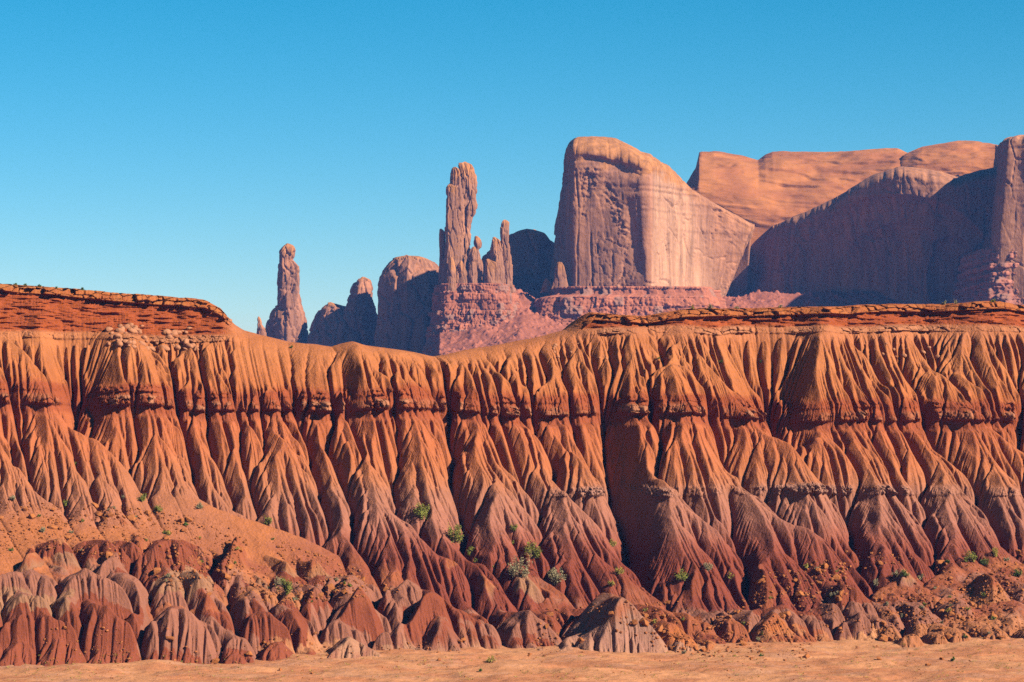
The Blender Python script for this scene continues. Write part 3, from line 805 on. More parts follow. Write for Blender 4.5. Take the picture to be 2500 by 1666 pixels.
def plan_mesh(name, nodes, base_y, mat, seed, recess=None, fresh=None, step=.8, cap=9, back=60.0, fl=(11, 26, 1.8), parent=None, rough=None, c0=(.50, .225, .12), ctop=(.54, .23, .08)):
    """sheer wall along a plan path with a rounded cap: nodes = (x base, x top, Y, rim y, spine x, spine y, spine Y)"""
    N = np.array(nodes, float)
    xb = (N[:, 0] - 1250) / FPX * N[:, 2]; seg = np.hypot(np.diff(xb), np.diff(N[:, 2])); s = np.concatenate([[0], np.cumsum(seg)])
    u = np.arange(0, s[-1], step)
    # smooth between nodes, with corners kept where nodes are close
    Q = np.stack([np.interp(u, s, N[:, i]) for i in range(7)], -1)
    for i in (3, 5):
        Q[:, i] = boxblur(Q[:, i][None], 3, 1)[0]
    Q[:, 2] = boxblur(Q[:, 2][None], 2, 1)[0]
    Q[:, 3] += (vnoise(u / 9, u * 0, seed) * 9 + vnoise(u / 3, u * 0, seed + 1) * 4) * sm(1650, 1720, Q[:, 1])
    nu = len(u)
    nv = int((base_y - Q[:, 3].min()) / DS * UM / step)
    v = np.linspace(0, 1, nv)[:, None]
    sy = base_y + (Q[:, 3] - base_y)[None] * v
    sx = Q[:, 0][None] * (1 - v) + Q[:, 1][None] * v
    Y = np.repeat(Q[:, 2][None], nv, 0)
    X = (sx - 1250) / FPX * Y; Z = (HOR - sy) / FPX * Y
    # outward normal in plan
    tx = np.gradient(X, axis=1); ty = np.gradient(Y, axis=1); ln = np.hypot(tx, ty) + 1e-6
    nx, ny = ty / ln, -tx / ln
    off = fbm3(X / 30, Y / 30, Z / 45, seed, 3) * 3.0
    vv, e = voro3(X / fl[0], Y / fl[0], Z / fl[1] + v0(X, Y, Z), seed + 1)
    mask = sm(-.15, .25, fbm3(X / 40, Y / 40, Z / 40, seed + 7, 2))
    off += ((vv - .5) * fl[2] - (e < .04) * 1.1) * (.2 + .8 * mask)
    # upright joints
    uu = np.repeat(u[None], nv, 0) + 2.5 * fbm3(X / 25, Y / 25, Z / 30, seed + 40, 2)
    jt = np.abs(((uu / 9.5 + h3(np.floor(uu / 9.5), uu * 0, uu * 0, seed) * .5) % 1.0) - .5) * 9.5
    off -= 1.6 * np.exp(-(jt / .55) ** 2) * sm(.0, .22, fbm3(X / 15, Y / 15, Z / 28, seed + 43, 2))
    off += (vnoise(Z / 1.7, X / 50, seed + 45) * 1.2 + vnoise(Z / 5.5, X / 60, seed + 46) * 1.4) * sm(.55, .8, v) * .6
    vv, e = voro3(X / 4, Y / 4, Z / 9, seed + 2)
    off += ((vv - .5) * .7 - (e < .06) * .5) * sm(.1, .3, fbm3(X / 22, Y / 22, Z / 30, seed + 9, 2))
    off += fbm3(X / 2.5, Y / 2.5, Z / 2.5, seed + 4, 3) * .35
    if rough is not None:
        rk = rough(sx, sy)
        vv, e = voro3(X / 2.6, Y / 2.6, Z / 1.6, seed + 50)
        off += ((vv - .6) * 2.8 - (e < .1) * .8) * rk
    if recess is not None:
        off -= recess(sx, sy, X, Y, Z)
    off *= sm(0, .06, 1 - v + .02) * .0 + 1
    X = X + nx * off; Y = Y + ny * off
    # cap
    R = []
    xs = (Q[:, 4] - 1250) / FPX * Q[:, 6]; zs = (HOR - Q[:, 5]) / FPX * Q[:, 6]
    for k in range(1, cap + 1):
        f = k / cap * math.pi / 2
        R.append(np.stack([X[-1] + (xs - X[-1]) * (1 - math.cos(f)), Y[-1] + (Q[:, 6] - Y[-1]) * (1 - math.cos(f)), Z[-1] + (zs - Z[-1]) * math.sin(f)], -1))
    R = np.stack(R)
    n = fbm3(R[..., 0] / 9, R[..., 1] / 9, R[..., 2] / 3, seed + 5, 4) * 1.3 * np.linspace(.2, 1, cap)[:, None]
    R[..., 2] += n
    bk = np.stack([np.stack([R[-1, :, 0], R[-1, :, 1] + back * f, R[-1, :, 2] - back * f * f * 1.8], -1) for f in (.3, .7, 1.0)])
    V = np.concatenate([np.stack([X, Y, Z], -1), R, bk], 0)
    zz = V[..., 2]
    n = (sm(-.2, .35, fbm3(V[..., 0] / 14, V[..., 1] / 14, zz / 40, seed + 12, 3)) * .5)[..., None]
    col = np.array(c0) * (1 - n) + np.array((.36, .17, .115)) * n
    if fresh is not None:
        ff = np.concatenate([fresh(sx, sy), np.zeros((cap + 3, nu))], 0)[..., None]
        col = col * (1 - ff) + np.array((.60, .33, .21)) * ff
    kk = np.concatenate([sm(.93, .99, v + .10 * fbm3(X / 8, Y / 8, Z / 8, 9)), np.ones((cap + 3, nu))], 0)
    kk = (kk * (1 - .75 * sm(1640, 1720, Q[:, 1]))[None])[..., None]
    col = col * (1 - kk) + np.array(ctop) * kk
    return mesh_np(name, V, grid_faces(V.shape[0], nu)[:, ::-1], mat, col, parent=parent)

def great_butte():
    nodes = [(1385, 1425, 2120, 400, 1440, 360, 2110), (1333, 1380, 2078, 372, 1420, 346, 2075), (1352, 1386, 2040, 366, 1410, 341, 2055), (1396, 1400, 2003, 372, 1418, 339, 2048), (1402, 1404, 2002, 376, 1425, 338, 2046),
             (1470, 1450, 2000, 377, 1450, 337, 2043), (1530, 1510, 1998, 392, 1495, 338, 2042), (1586, 1570, 1993, 411, 1560, 370, 2040), (1594, 1588, 1994, 412, 1590, 384, 2040), (1645, 1632, 2012, 420, 1636, 408, 2040),
             (1690, 1690, 2036, 474, 1690, 466, 2055), (1742, 1838, 2060, 556, 1836, 548, 2075), (1747, 1842, 2142, 556, 1842, 548, 2160), (1820, 1880, 2120, 566, 1880, 556, 2150),
             (1910, 1920, 2096, 554, 1920, 540, 2145), (1990, 1990, 2074, 528, 1990, 512, 2140), (2060, 2060, 2055, 492, 2060, 480, 2140), (2130, 2130, 2036, 450, 2130, 440, 2140), (2200, 2200, 2022, 430, 2200, 420, 2140), (2280, 2280, 2016, 442, 2280, 430, 2140),
             (2340, 2340, 2018, 460, 2340, 446, 2140), (2400, 2400, 2024, 442, 2400, 428, 2140), (2470, 2470, 2030, 420, 2470, 410, 2140), (2620, 2620, 2030, 420, 2620, 410, 2140)]
    def recess(sx, sy, X, Y, Z):
        r = 15 * np.clip(1 - ((sx - 2190) / 250) ** 2 - ((sy - 690) / 215) ** 2, 0, 1) ** .6 * (sx > 1900)
        r += 6 * np.clip(1 - ((sx - 2190) / 170) ** 2 - ((sy - 690) / 150) ** 2, 0, 1) ** .5 * (sx > 1900)
        r += 9 * np.clip(1 - ((sx - 2330) / 75) ** 2 - ((sy - 680) / 105) ** 2, 0, 1) ** .5
        tp = np.interp(sx, [1400, 1450, 1510, 1570, 1590], [378, 379, 394, 412, 420]) + 4 * vnoise(sx / 9, sx * 0, 3)
        r += 2.6 * sm(tp - 1, tp + 3, sy) * (1 - sm(tp + 4, tp + 40, sy)) * sm(1405, 1450, sx) * (1 - sm(1530, 1585, sx))
        r += 2.5 * np.exp(-((sx - 1545 - (sy - 560) * .12) / 14) ** 2) * sm(470, 520, sy) * (1 - sm(640, 690, sy))
        r -= 5.5 * sm(700, 780, sy) * sm(1760, 1850, sx)
        r -= 4 * sm(748, 756, sy) * sm(1760, 1850, sx)
        return r
    r = empty('sandstone_butte', (far_xz(1450, 700, 2000)[0], 2000, far_xz(1450, 740, 2000)[1]), 'great sheer butte with one pale sunlit face and a long shaded alcove wall', 'butte')
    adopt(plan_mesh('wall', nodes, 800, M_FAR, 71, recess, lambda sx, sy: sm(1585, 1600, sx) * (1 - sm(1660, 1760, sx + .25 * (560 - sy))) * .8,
                    rough=lambda sx, sy: np.exp(-((sx - 1500 - (sy - 500) * .35) / 13) ** 2) * sm(430, 465, sy) * (1 - sm(560, 600, sy)) + .8 * np.exp(-((sx - 1440 + (sy - 440) * .2) / 22) ** 2) * sm(400, 420, sy) * (1 - sm(455, 480, sy))), r)
    adopt(rock_column('flake', [(604, 1280, 1292), (612, 1276, 1296), (640, 1272, 1304), (672, 1264, 1310)], 2004.0, .6, M_FAR, seed=75, fl=(4, 12, .6), nth=70, nf=5), r)
    adopt(rock_column('flake', [(640, 1252, 1258), (648, 1248, 1266), (672, 1240, 1276)], 2010.0, .8, M_FAR, seed=76, fl=(4, 12, .6), nth=60, nf=5), r)
    rows = [666, 672, 688, 693, 713, 733, 750, 764]
    adopt(ledge_base('pedestal', [(667, 1250, 1640), (684, 1248, 1650), (692, 1222, 1652), (715, 1216, 1660), (735, 1208, 1665), (764, 1200, 1670)], 2035.0, 42.0, rows, seed=73, nth=700, sq=4.5), r)
great_butte()

def dome_sheet(name, front, crest, Yf, Yc, label, seed, back=70.0, step=.6):
    F = np.array(front, float); C = np.array(crest, float)
    x0, x1 = F[0, 0], F[-1, 0]
    xs = np.linspace(x0, x1, int((x1 - x0) * UM / step)); nu = len(xs)
    fy = np.interp(xs, F[:, 0], F[:, 1]); cy = np.interp(xs, C[:, 0], C[:, 1])
    R = []
    nv = 130
    for k in range(nv + 1):
        f = k / nv
        ph = f * math.pi / 2
        Y = Yf + (Yc - Yf) * (1 - math.cos(ph)) * np.ones(nu)
        zf = (HOR - DS * fy) / FPX * Yf; zc = (HOR - DS * cy) / FPX * Yc
        R.append(np.stack([(DS * xs - 1250) / FPX * Y, Y, zf + (zc - zf) * (math.sin(ph) * .75 + .25 * f)], -1))
    for k in (.2, .5, 1.0):
        c = R[nv]
        R.append(np.stack([c[:, 0], c[:, 1] + back * k, c[:, 2] - back * k * k * 1.3], -1))
    for k in (15, 60):                      # front skirt
        c = R[0] if k == 15 else R[0]
        R.insert(0, np.stack([c[:, 0], c[:, 1] + .3 * (k == 60), c[:, 2] - k], -1))
    V = np.stack(R)
    X, Y, Z = V[..., 0], V[..., 1], V[..., 2]
    big = fbm3(X / 60, Y / 60, Z / 34, seed, 3) * 15
    q = (Z + .10 * X + 9 * fbm3(X / 40, Y / 40, Z / 30, 4, 3)) / 8.0
    stepf = np.floor(q) + sm(.7, 1.0, q - np.floor(q))
    bed = (stepf - q) * 8.0 * .55 * sm(-.1, .3, fbm3(X / 30, Y / 30, Z / 12, seed + 8, 3)) + vnoise((Z + .12 * X) / 1.7, X / 40, seed + 3) * 1.3 + vnoise((Z + .1 * X) / .8, X / 25, seed + 13) * .5
    big += fbm3(X / 22, Y / 22, Z / 14, seed + 20, 3) * 4
    fine = fbm3(X / 7, Y / 7, Z / 2.5, seed + 4, 3) * .9
    w = np.ones(V.shape[0]); w[-3:] = 0; w[:4] = 0; w[nv - 6:nv + 2] *= .35
    d = (big + bed + fine) * w[:, None]
    V[..., 1] -= d * .75; V[..., 2] += d * .35
    n = sm(-.3, .3, fbm3(X / 20, Y / 20, Z / 7, seed + 6, 3))[..., None]
    col = np.array((.50, .19, .06)) * n + np.array((.42, .15, .052)) * (1 - n)
    o = mesh_np(name, V, grid_faces(V.shape[0], nu)[:, ::-1], M_SLICK, col)
    return tag(o, label, 'rock dome')
dome_sheet('slickrock_dome', [(1572, 452), (1600, 462), (1650, 478), (1700, 504), (1750, 526), (1800, 536), (1850, 538), (1920, 524), (2000, 496), (2060, 470), (2130, 440)],
           [(1572, 440), (1585, 418), (1598, 395), (1606, 356), (1612, 354), (1640, 352), (1700, 361), (1725, 366), (1742, 368), (1758, 356), (1775, 349), (1800, 348), (1830, 350), (1900, 350), (1960, 348), (2020, 350), (2060, 353), (2130, 372)], 2125.0, 2240.0,
           'long sunlit orange slickrock dome behind the saddle right of the great butte', 81)
dome_sheet('slickrock_dome', [(1985, 470), (2030, 450), (2070, 420), (2110, 404), (2150, 408), (2190, 420), (2230, 434), (2260, 428), (2330, 400), (2420, 390)],
           [(1985, 440), (2010, 402), (2040, 380), (2075, 356), (2100, 344), (2120, 336), (2160, 330), (2200, 323), (2240, 324), (2290, 334), (2350, 336), (2420, 336)], 2125.0, 2185.0,
           'rounded slickrock dome above the arched alcove beside the right buttress', 87)

def right_buttress():
    Y = 2010.0
    r = empty('sandstone_buttress', (far_xz(2420, 700, Y)[0], Y, far_xz(2420, 740, Y)[1]), 'tall sunlit buttress cut by the right edge of the photo', 'buttress')
    nodes = [(2408, 2428, 2110, 358, 2500, 352, 2060), (2406, 2434, 2040, 356, 2510, 350, 2050), (2408, 2444, 1960, 354, 2520, 346, 2010), (2414, 2450, 1920, 352, 2530, 344, 1990), (2424, 2460, 1912, 350, 2535, 343, 1990),
             (2480, 2490, 1910, 346, 2540, 342, 1990), (2540, 2540, 1904, 346, 2560, 342, 1990), (2760, 2760, 1906, 350, 2760, 345, 1990)]
    adopt(plan_mesh('tower', nodes, 745, M_FAR, 91, None, c0=(.52, .24, .13)), r)
    adopt(ledge_base('pedestal', [(578, 2236, 2600), (600, 2232, 2610), (640, 2228, 2620), (720, 2218, 2640)], 1975.0, 64.0, [578, 584, 594, 600, 612, 620, 632, 640, 648, 658, 668, 676, 690, 704, 720], seed=93, nth=700, sq=9, c0=(.46, .18, .12)), r)
right_buttress()

def talus():
    xs = np.arange(far_xz(940, 0, 1950)[0], far_xz(2330, 0, 1950)[0], .8); ys = np.arange(1860, 2060, .9)
    X, Y = np.meshgrid(xs, ys)
    px = (1250 + FPX * X / Y) / DS
    top = np.interp(px, [940, 978, 998, 1010, 1195, 1215, 1330, 1500, 2330], [40, 60, 92, 104, 112, 111, 104, 96, 100])
    Z = top - (2000 - Y) * .36 + np.clip(Y - 2000, 0, 99) * .1
    v, e = voro3(X / 3.2, Y / 3.2, Z * 0, 101)
    v2, e2 = voro3(X / 1.5, Y / 1.5, Z * 0, 105)
    Z = Z + (v > .62) * np.clip(e * 3, 0, 1) * (v - .5) * 4.5 + (v2 > .55) * np.clip(e2 * 3, 0, 1) * (v2 - .4) * 1.6 + fbm(X / 20, Y / 20, 107, 4) * 4
    col = np.array((.37, .125, .072)) * (.8 + .4 * v[..., None])
    o = mesh_np('talus_slope', np.stack([X, Y, Z], -1), grid_faces(len(ys), len(xs))[:, ::-1], M_FARLED, col)
    tag(o, 'boulder strewn slope below the spires and butte', kind='structure')
talus()
print('far rocks', round(time.time() - T00, 1))

SC.view_layers[0].update()
DG = bpy.context.evaluated_depsgraph_get()

def cast(sx, sy):
    """the point of the scene seen at a photo pixel"""
    d = Vector(((sx - 1250) / FPX, 1.0, (HOR - sy) / FPX)).normalized()
    ok, loc, nor, i, ob, mx = SC.ray_cast(DG, Vector((0, 0, 0)), d)
    return (loc, nor, ob) if ok else (None, None, None)

def drop(x, y, z=60.0):
    ok, loc, nor, i, ob, mx = SC.ray_cast(DG, Vector((x, y, z)), Vector((0, 0, -1)))
    return (loc, nor) if ok else (None, None)


# ------------------------------------------------------------------ boulders, rubble, bushes, grass
RG = random.Random(7)

def rock_mesh(seed, round_=0.0):
    rs = np.random.RandomState(seed)
    bm = bmesh.new()
    n = 26 if round_ < .5 else 60
    for _ in range(n):
        v = rs.randn(3); v /= np.linalg.norm(v)
        if round_ < .5:
            v = np.sign(v) * np.abs(v) ** .55        # boxy
            v *= .8 + .25 * rs.rand()
        else:
            v *= .92 + .12 * rs.rand()
        bm.verts.new(v * np.array([.5, .42, .36]))
    bmesh.ops.convex_hull(bm, input=bm.verts)
    for v in [v for v in bm.verts if not v.link_faces]:
        bm.verts.remove(v)
    if round_ > .5:
        bmesh.ops.subdivide_edges(bm, edges=bm.edges, cuts=1, smooth=.6)
    me = bpy.data.meshes.new('boulder')
    bm.to_mesh(me); bm.free()
    if round_ > .5:
        me.polygons.foreach_set('use_smooth', [True] * len(me.polygons))
    return me
ROCKS = [rock_mesh(i) for i in range(14)]
ROUND = [rock_mesh(40 + i, 1.0) for i in range(8)]
for m_ in ROCKS: m_.materials.append(M_ROCK)
for m_ in ROUND: m_.materials.append(M_PALE)

def inside(x, y, poly):
    c = False; j = len(poly) - 1
    for i in range(len(poly)):
        if (poly[i][1] > y) != (poly[j][1] > y) and x < (poly[j][0] - poly[i][0]) * (y - poly[i][1]) / (poly[j][1] - poly[i][1]) + poly[i][0]:
            c = not c
        j = i
    return c

def spots(poly, n):
    xs = [p[0] for p in poly]; ys = [p[1] for p in poly]
    out = []; tries = 0
    while len(out) < n and tries < n * 20:
        tries += 1
        x, y = RG.uniform(min(xs), max(xs)), RG.uniform(min(ys), max(ys))
        if not inside(x, y, poly):
            continue
        if fbm(np.array([x / 70.0]), np.array([y / 45.0]), 400, 3)[0] < RG.uniform(-.35, .15):
            continue                                    # clumps and bare patches
        loc, nor, ob = cast(x, y)
        if loc is None or loc.y > 480:
            continue
        out.append((loc.copy(), nor.copy()))
    return out

LEFT_FAN = [(0, 1228), (250, 1232), (420, 1250), (640, 1300), (900, 1400), (1000, 1450), (880, 1460), (700, 1480), (560, 1460), (430, 1440), (300, 1370), (120, 1340), (0, 1360)]
RIGHT_FAN = [(1560, 1490), (1720, 1520), (1800, 1480), (1830, 1400), (1960, 1390), (2050, 1335), (2300, 1372), (2500, 1345), (2500, 1560), (2330, 1560), (2240, 1555), (1900, 1620), (1600, 1590)]
GAPS = [(90, 1530), (190, 1530), (370, 1500), (420, 1540), (560, 1580), (760, 1530), (800, 1580), (1180, 1560), (1290, 1575), (1340, 1480), (1680, 1460), (1700, 1580), (1250, 1610), (700, 1620), (130, 1620)]
FLOOR = [(0, 1605), (1200, 1605), (1700, 1600), (2300, 1560), (2500, 1550), (2500, 1660), (0, 1660)]

def put_rock(me, loc, nor, size, label, group, sink=.25):
    o = bpy.data.objects.new('boulder', me)
    o.location = loc + nor * size * (.36 - sink) 
    o.rotation_euler = (RG.uniform(-.5, .5), RG.uniform(-.5, .5), RG.uniform(0, 6.3))
    s = size
    o.scale = (s * RG.uniform(.8, 1.3), s * RG.uniform(.8, 1.2), s * RG.uniform(.75, 1.15))
    link(o)
    return tag(o, label, 'boulder', group)

def scatter():
    for poly, n, lo, hi, label, group in (
        (LEFT_FAN, 95, .45, 1.25, 'angular orange boulder in the rubble strip across the left slope', 'boulders in the left rubble strip'),
        (RIGHT_FAN, 95, .45, 1.5, 'angular orange boulder on the rubble slope at lower right', 'boulders on the right rubble slope'),
        (GAPS, 22, .5, 1.3, 'orange boulder fallen into a gully between the front red hills', 'boulders between the front hills'),
        (FLOOR, 14, .3, .7, 'small dark boulder lying alone on the sandy floor', 'boulders on the sandy floor')):
        for loc, nor in spots(poly, n):
            put_rock(RG.choice(ROCKS), loc, nor, lo + (hi - lo) * RG.random() ** 2.2, label, group)
    for x0, x1, y0, y1, n, lo, hi, label, group in (
        (262, 480, 792, 848, 70, .6, 1.5, 'pale rounded boulder bulging from the outcrop below the left rim', 'pale boulders below the left rim'),
        (1345, 1480, 832, 872, 9, .5, 1.0, 'pale rounded boulder weathering out beneath the middle rim', 'pale boulders beneath the middle rim'),
        (2150, 2290, 838, 870, 9, .5, 1.1, 'pale flat boulder perched on flutes beneath the right rim', 'pale boulders beneath the right rim'),
        (545, 582, 765, 795, 6, .8, 1.4, 'pale boulder of the stack at the end of the left rim', 'pale boulders ending the left rim')):
        for _ in range(n):
            x = RG.uniform(x0, x1); y = RG.uniform(y0, y1) + (x - x0) * .05
            loc, nor, ob = cast(x, y)
            if loc is None or loc.y > 480:
                continue
            put_rock(RG.choice(ROUND), loc, nor, lo + (hi - lo) * RG.random() ** 1.5, label, group, sink=.42)
    # rubble: too many to count
    V, F, C = [], [], []
    base = []
    for me in ROCKS[:6]:
        vs = np.array([v.co[:] for v in me.vertices]); fs = np.array([p.vertices[:] for p in me.polygons])
        base.append((vs, fs))
    k = 0
    for poly, n, hi in ((LEFT_FAN, 2600, .38), (RIGHT_FAN, 2600, .42), (GAPS, 500, .4), (FLOOR, 500, .18)):
        for loc, nor in spots(poly, n):
            vs, fs = RG.choice(base)
            s = .1 + hi * RG.random() ** 3
            a = RG.uniform(0, 6.3); ca, sa = math.cos(a), math.sin(a)
            M = np.array([[ca, -sa, 0], [sa, ca, 0], [0, 0, 1.0]]) * s
            V.append(vs @ M.T + np.array(loc) + np.array([0, 0, .1 * s])); F.append(fs + k); k += len(vs)
            b = RG.uniform(.75, 1.2); C.append(np.tile(np.array((.42, .15, .055)) * b, (len(vs), 1)))
    o = mesh_np('rubble', np.concatenate(V), np.concatenate(F), M_FARLED, np.concatenate(C), smooth=False)
    tag(o, 'small orange stones littering the lower slopes', kind='stuff')
scatter()
print('rocks', round(time.time() - T00, 1))

def mat_leaf(name, c1, c2):
    m = bpy.data.materials.new(name); m.use_nodes = True
    n = m.node_tree; n.nodes.clear()
    out = n.nodes.new('ShaderNodeOutputMaterial'); b = n.nodes.new('ShaderNodeBsdfPrincipled')
    b.inputs['Roughness'].default_value = .8
    b.inputs['Specular IOR Level'].default_value = .1
    geo = n.nodes.new('ShaderNodeNewGeometry'); cr = n.nodes.new('ShaderNodeMixRGB')
    cr.inputs[1].default_value = (*c1, 1); cr.inputs[2].default_value = (*c2, 1)
    n.links.new(geo.outputs['Random Per Island'], cr.inputs[0])
    n.links.new(cr.outputs[0], b.inputs['Base Color'])
    n.links.new(b.outputs[0], out.inputs['Surface'])
    return m
LEAF = {'green': mat_leaf('green_leaf', (.07, .085, .012), (.15, .15, .03)), 'dark': mat_leaf('dark_leaf', (.03, .055, .01), (.07, .10, .02)),
        'grey': mat_leaf('grey_sage_leaf', (.12, .11, .06), (.20, .17, .10)), 'yellow': mat_leaf('yellow_leaf', (.16, .14, .02), (.24, .19, .05))}
M_STEM = mat_rock('dry_stem', tint=False, base=(.22, .13, .08), var=.2, bump=.1, bscale=5)

def bush(x, y, w, kind, label, group=None, flat=.75):
    """w: width in photo pixels"""
    loc, nor, ob = cast(x, y)
    if loc is None:
        return
    W2 = w / FPX * loc.y / 2
    rs = np.random.RandomState(int(x * 7 + y * 13))
    r = empty('desert_bush', loc - Vector((0, 0, .08)), label, 'bush', group)
    H = W2 * 2 * flat
    nb = 16 if w > 22 else 9
    tips = []
    SV, SF = [], []
    for i in range(nb):
        a = rs.rand() * 6.283; el = .35 + .9 * rs.rand()
        L_ = (.55 + .5 * rs.rand())
        d = np.array([math.cos(a) * math.cos(el) * W2 * L_, math.sin(a) * math.cos(el) * W2 * L_, math.sin(el) * H * L_])
        tips.append(d)
        p = np.cross(d, [0.3, .2, 1]); p /= np.linalg.norm(p) + 1e-6; q = np.cross(d, p); q /= np.linalg.norm(q) + 1e-6
        b = len(SV); t = .035 * (.5 + W2)
        for k in range(3):
            an = k * 2.094
            SV.append((p * math.cos(an) + q * math.sin(an)) * t)
        for k in range(3):
            an = k * 2.094
            SV.append(d + (p * math.cos(an) + q * math.sin(an)) * t * .3)
        for k in range(3):
            SF.append((b + k, b + (k + 1) % 3, b + 3 + (k + 1) % 3, b + 3 + k))
    st = mesh_np('stems', np.array(SV), np.array(SF), M_STEM)
    st.parent = r
    nl = int(min(1500, 60 + w * 22))
    c = np.array([tips[i] for i in rs.randint(0, nb, nl)]) * (rs.rand(nl, 1) ** .45 * .75 + .32)
    c += rs.randn(nl, 3) * np.array([W2, W2, H]) * .10
    c[:, 2] = np.abs(c[:, 2])
    s = (.045 + .03 * W2) * (.7 + .7 * rs.rand(nl, 1))
    u = rs.randn(nl, 3); u /= np.linalg.norm(u, axis=1, keepdims=True)
    v = rs.randn(nl, 3); v -= (v * u).sum(1, keepdims=True) * u; v /= np.linalg.norm(v, axis=1, keepdims=True)
    V = np.stack([c - u * s, c + v * s * .5, c + u * s * 1.2, c - v * s * .5], 1).reshape(-1, 3)
    F = np.arange(nl * 4).reshape(-1, 4)
    fo = mesh_np('foliage', V, F, LEAF[kind], smooth=False)
    fo.parent = r
    return r

BUSHES = [
    (1030, 1268, 56, 'green', 'large bright green bush, upper of two on the ridge right of the centre slope'), (1108, 1325, 58, 'green', 'large bright green bush, lower of two on the ridge beside the deep gully'),
    (1148, 1355, 28, 'green', 'small green bush just below the two large bushes by the deep gully'), (1162, 1372, 14, 'green', 'tiny green bush at the lower end of the row of ridge bushes'),
    (1300, 1362, 52, 'green', 'green bush with bare twigs on the slope above the grey bushes'), (1268, 1408, 66, 'grey', 'wide grey green bush in front of the central dark red spurs'),
    (1358, 1428, 56, 'grey', 'low dry tan bush right of the wide grey green bush'), (1512, 1402, 26, 'yellow', 'pale yellow green bush at the foot of a dark red spur'), (1492, 1430, 20, 'yellow', 'small pale bush just below the pale yellow green bush'),
    (1664, 1417, 40, 'green', 'rounded green bush on the red hill right of centre'), (1495, 1335, 24, 'yellow', 'faded yellow bush high on the red spur right of centre'), (1255, 1296, 24, 'green', 'thin upright green bush on the slope between two spurs'), (1252, 1328, 14, 'green', 'tiny green sprig below the thin upright bush'),
    (700, 1450, 52, 'green', 'green bush in the rubble between the left hills'), (683, 1428, 30, 'grey', 'dull grey bush just up left of the green rubble bush'), (655, 1280, 26, 'green', 'flat green bush at the foot of the fluted slope left of centre'),
    (348, 1224, 28, 'green', 'bright green bush at the top of the left rubble strip'), (388, 1250, 26, 'green', 'low green bush right of and below another at the left rubble strip'), (160, 1236, 24, 'green', 'green bush at the foot of the far left slope'),
    (186, 1137, 14, 'green', 'tiny green bush alone high on the smooth left slope'), (412, 1308, 18, 'yellow', 'small yellow green bush amid the boulders of the left strip'), (490, 1243, 24, 'grey', 'flat grey bush on the slope above the left rubble strip'), (300, 1218, 14, 'grey', 'tiny grey bush left of the bright green bush on the left slope'),
    (30, 1222, 20, 'grey', 'grey bush at the left edge of the photo above the boulders'), (105, 1300, 20, 'grey', 'dull bush beside the first tan hill at far left'), (2208, 1408, 28, 'dark', 'dark green round bush on the right rubble slope'), (2186, 1410, 26, 'grey', 'grey bush touching the dark green round bush at right'),
    (2370, 1372, 40, 'green', 'bright green bush at the foot of the slope near the right edge'), (2430, 1358, 30, 'yellow', 'yellow green bush beside the bright green bush near the right edge'), (2404, 1380, 30, 'dark', 'dark bush between the two brighter bushes near the right edge'), (2488, 1410, 30, 'dark', 'dark bush cut by the right edge of the photo'),
    (2248, 1416, 22, 'grey', 'small grey bush right of the dark green round bush'), (1728, 1393, 30, 'grey', 'grey bush in the stony gully right of the red hill'), (1783, 1413, 22, 'yellow', 'pale bush lower in the stony gully right of the red hill'), (2138, 1430, 24, 'grey', 'grey bush left of the dark green round bush on the slope'),
    (2325, 1615, 18, 'dark', 'dark green tuft alone on the sandy floor at right'), (2300, 1524, 14, 'grey', 'small grey tuft under the right rubble slope'), (1198, 1618, 24, 'yellow', 'yellow green bush at the edge of the sandy floor below the centre hills'), (1172, 1640, 14, 'dark', 'dark tuft on the sandy floor below the centre hills'),
    (1205, 1385, 10, 'yellow', 'tiny yellow tuft near the wide grey green bush'), (1760, 886, 12, 'dark', 'tiny dark bush left of two on the flutes beneath the right rim'), (1858, 886, 12, 'dark', 'tiny dark bush right of two on the flutes beneath the right rim'), (1608, 877, 10, 'yellow', 'tiny yellow tuft in a gully beneath the middle rim'),
    (712, 850, 12, 'dark', 'small dark bush on the smooth slope beneath the saddle')]
for b_ in BUSHES:
    bush(*b_)

for loc_, nor_ in spots(LEFT_FAN, 26) + spots(RIGHT_FAN, 34):
    bush(1250 + FPX * loc_.x / loc_.y, HOR - FPX * loc_.z / loc_.y, RG.uniform(9, 20), RG.choice(['grey', 'grey', 'yellow', 'dark', 'green']), 'small dusty shrub among the stones of the lower slopes', 'dusty shrubs among the stones', .6)

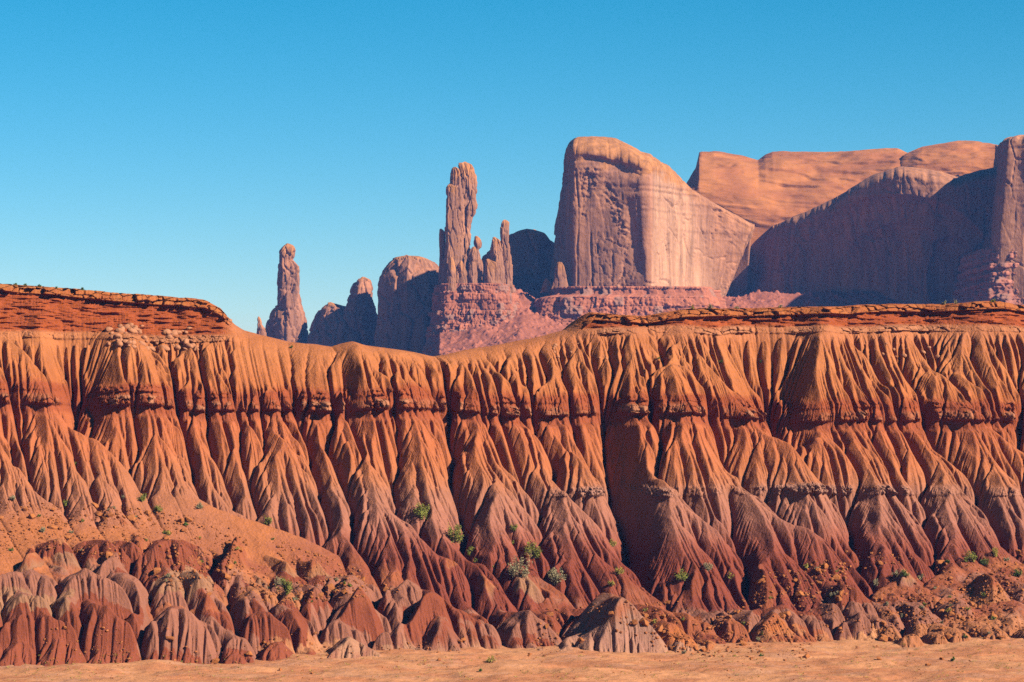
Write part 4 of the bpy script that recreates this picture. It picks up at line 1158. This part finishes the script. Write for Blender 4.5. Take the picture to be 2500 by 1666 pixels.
def rim_bushes():
    for x, w, kind, label in ((1690, 16, 'yellow', 'pale tuft on the right rim, leftmost against the blue shadow'), (1735, 18, 'grey', 'pale tuft on the right rim, second from the left'), (1800, 15, 'grey', 'pale tuft on the right rim, third from the left'),
                              (1905, 14, 'grey', 'pale tuft on the right rim, fourth from the left'), (2305, 18, 'grey', 'grey tuft on the right rim before the rise'), (2332, 16, 'grey', 'grey tuft on the right rim next to the green one'), (2425, 16, 'green', 'green tuft on the right rim under the buttress'),
                              (38, 12, 'dark', 'dark tuft on the left rim nearest the left edge'), (62, 10, 'dark', 'dark tuft on the left rim, second from the edge'), (98, 12, 'dark', 'dark tuft on the left rim, third from the edge'), (138, 10, 'dark', 'dark tuft on the left rim, fourth from the edge'), (202, 12, 'dark', 'dark tuft on the left rim, fifth from the edge')):
        y = 640
        for yy in range(660, 800, 1):                   # first row at which the near rim is met
            loc, nor, ob = cast(x, yy)
            if loc is not None and loc.y < 480:
                y = yy; break
        bush(x, y + 1, w, kind, label, 'tufts along the rim', .7)
rim_bushes()

def grass():
    rs = np.random.RandomState(5)
    pts = [p for p, n in spots([(0, 1595), (1500, 1600), (2300, 1560), (2500, 1540), (2500, 1664), (0, 1664)], 420)]
    V, F = [], []
    k = 0
    for p in pts:
        for _ in range(rs.randint(8, 18)):
            a = rs.rand() * 6.28; r = .22 * rs.rand()
            b = np.array([p.x + math.cos(a) * r, p.y + math.sin(a) * r, p.z - .03]); h = .10 + .16 * rs.rand()
            t = b + np.array([math.cos(a) * h * .7, math.sin(a) * h * .7, h])
            s = np.array([-math.sin(a), math.cos(a), 0]) * .022
            V += [b - s, b + s, t]; F.append((k, k + 1, k + 2)); k += 3
    o = mesh_np('dry_grass', np.array(V), np.array(F), LEAF['yellow'], smooth=False)
    tag(o, 'thin dry yellow grass tufts on the sandy floor', kind='stuff')
grass()
print('plants', round(time.time() - T00, 1))

# ------------------------------------------------------------------ air: far things fade to blue
def haze():
    m = bpy.data.materials.new('haze_air'); m.use_nodes = True
    n = m.node_tree; n.nodes.clear()
    out = n.nodes.new('ShaderNodeOutputMaterial'); v = n.nodes.new('ShaderNodeVolumePrincipled')
    v.inputs['Color'].default_value = (.12, .33, 1.0, 1)
    v.inputs['Density'].default_value = .000045
    v.inputs['Anisotropy'].default_value = 0.0
    n.links.new(v.outputs[0], out.inputs['Volume'])
    x0, x1, y0, y1, z0, z1 = -1200, 1200, -40, 2600, -60, 300
    V = np.array([(x, y, z) for x in (x0, x1) for y in (y0, y1) for z in (z0, z1)], float)
    F = np.array([(0, 1, 3, 2), (4, 6, 7, 5), (0, 4, 5, 1), (2, 3, 7, 6), (0, 2, 6, 4), (1, 5, 7, 3)])
    o = mesh_np('haze', V, F, m, smooth=False)
    tag(o, kind='stuff')
haze()
print('script', round(time.time() - T00, 1))
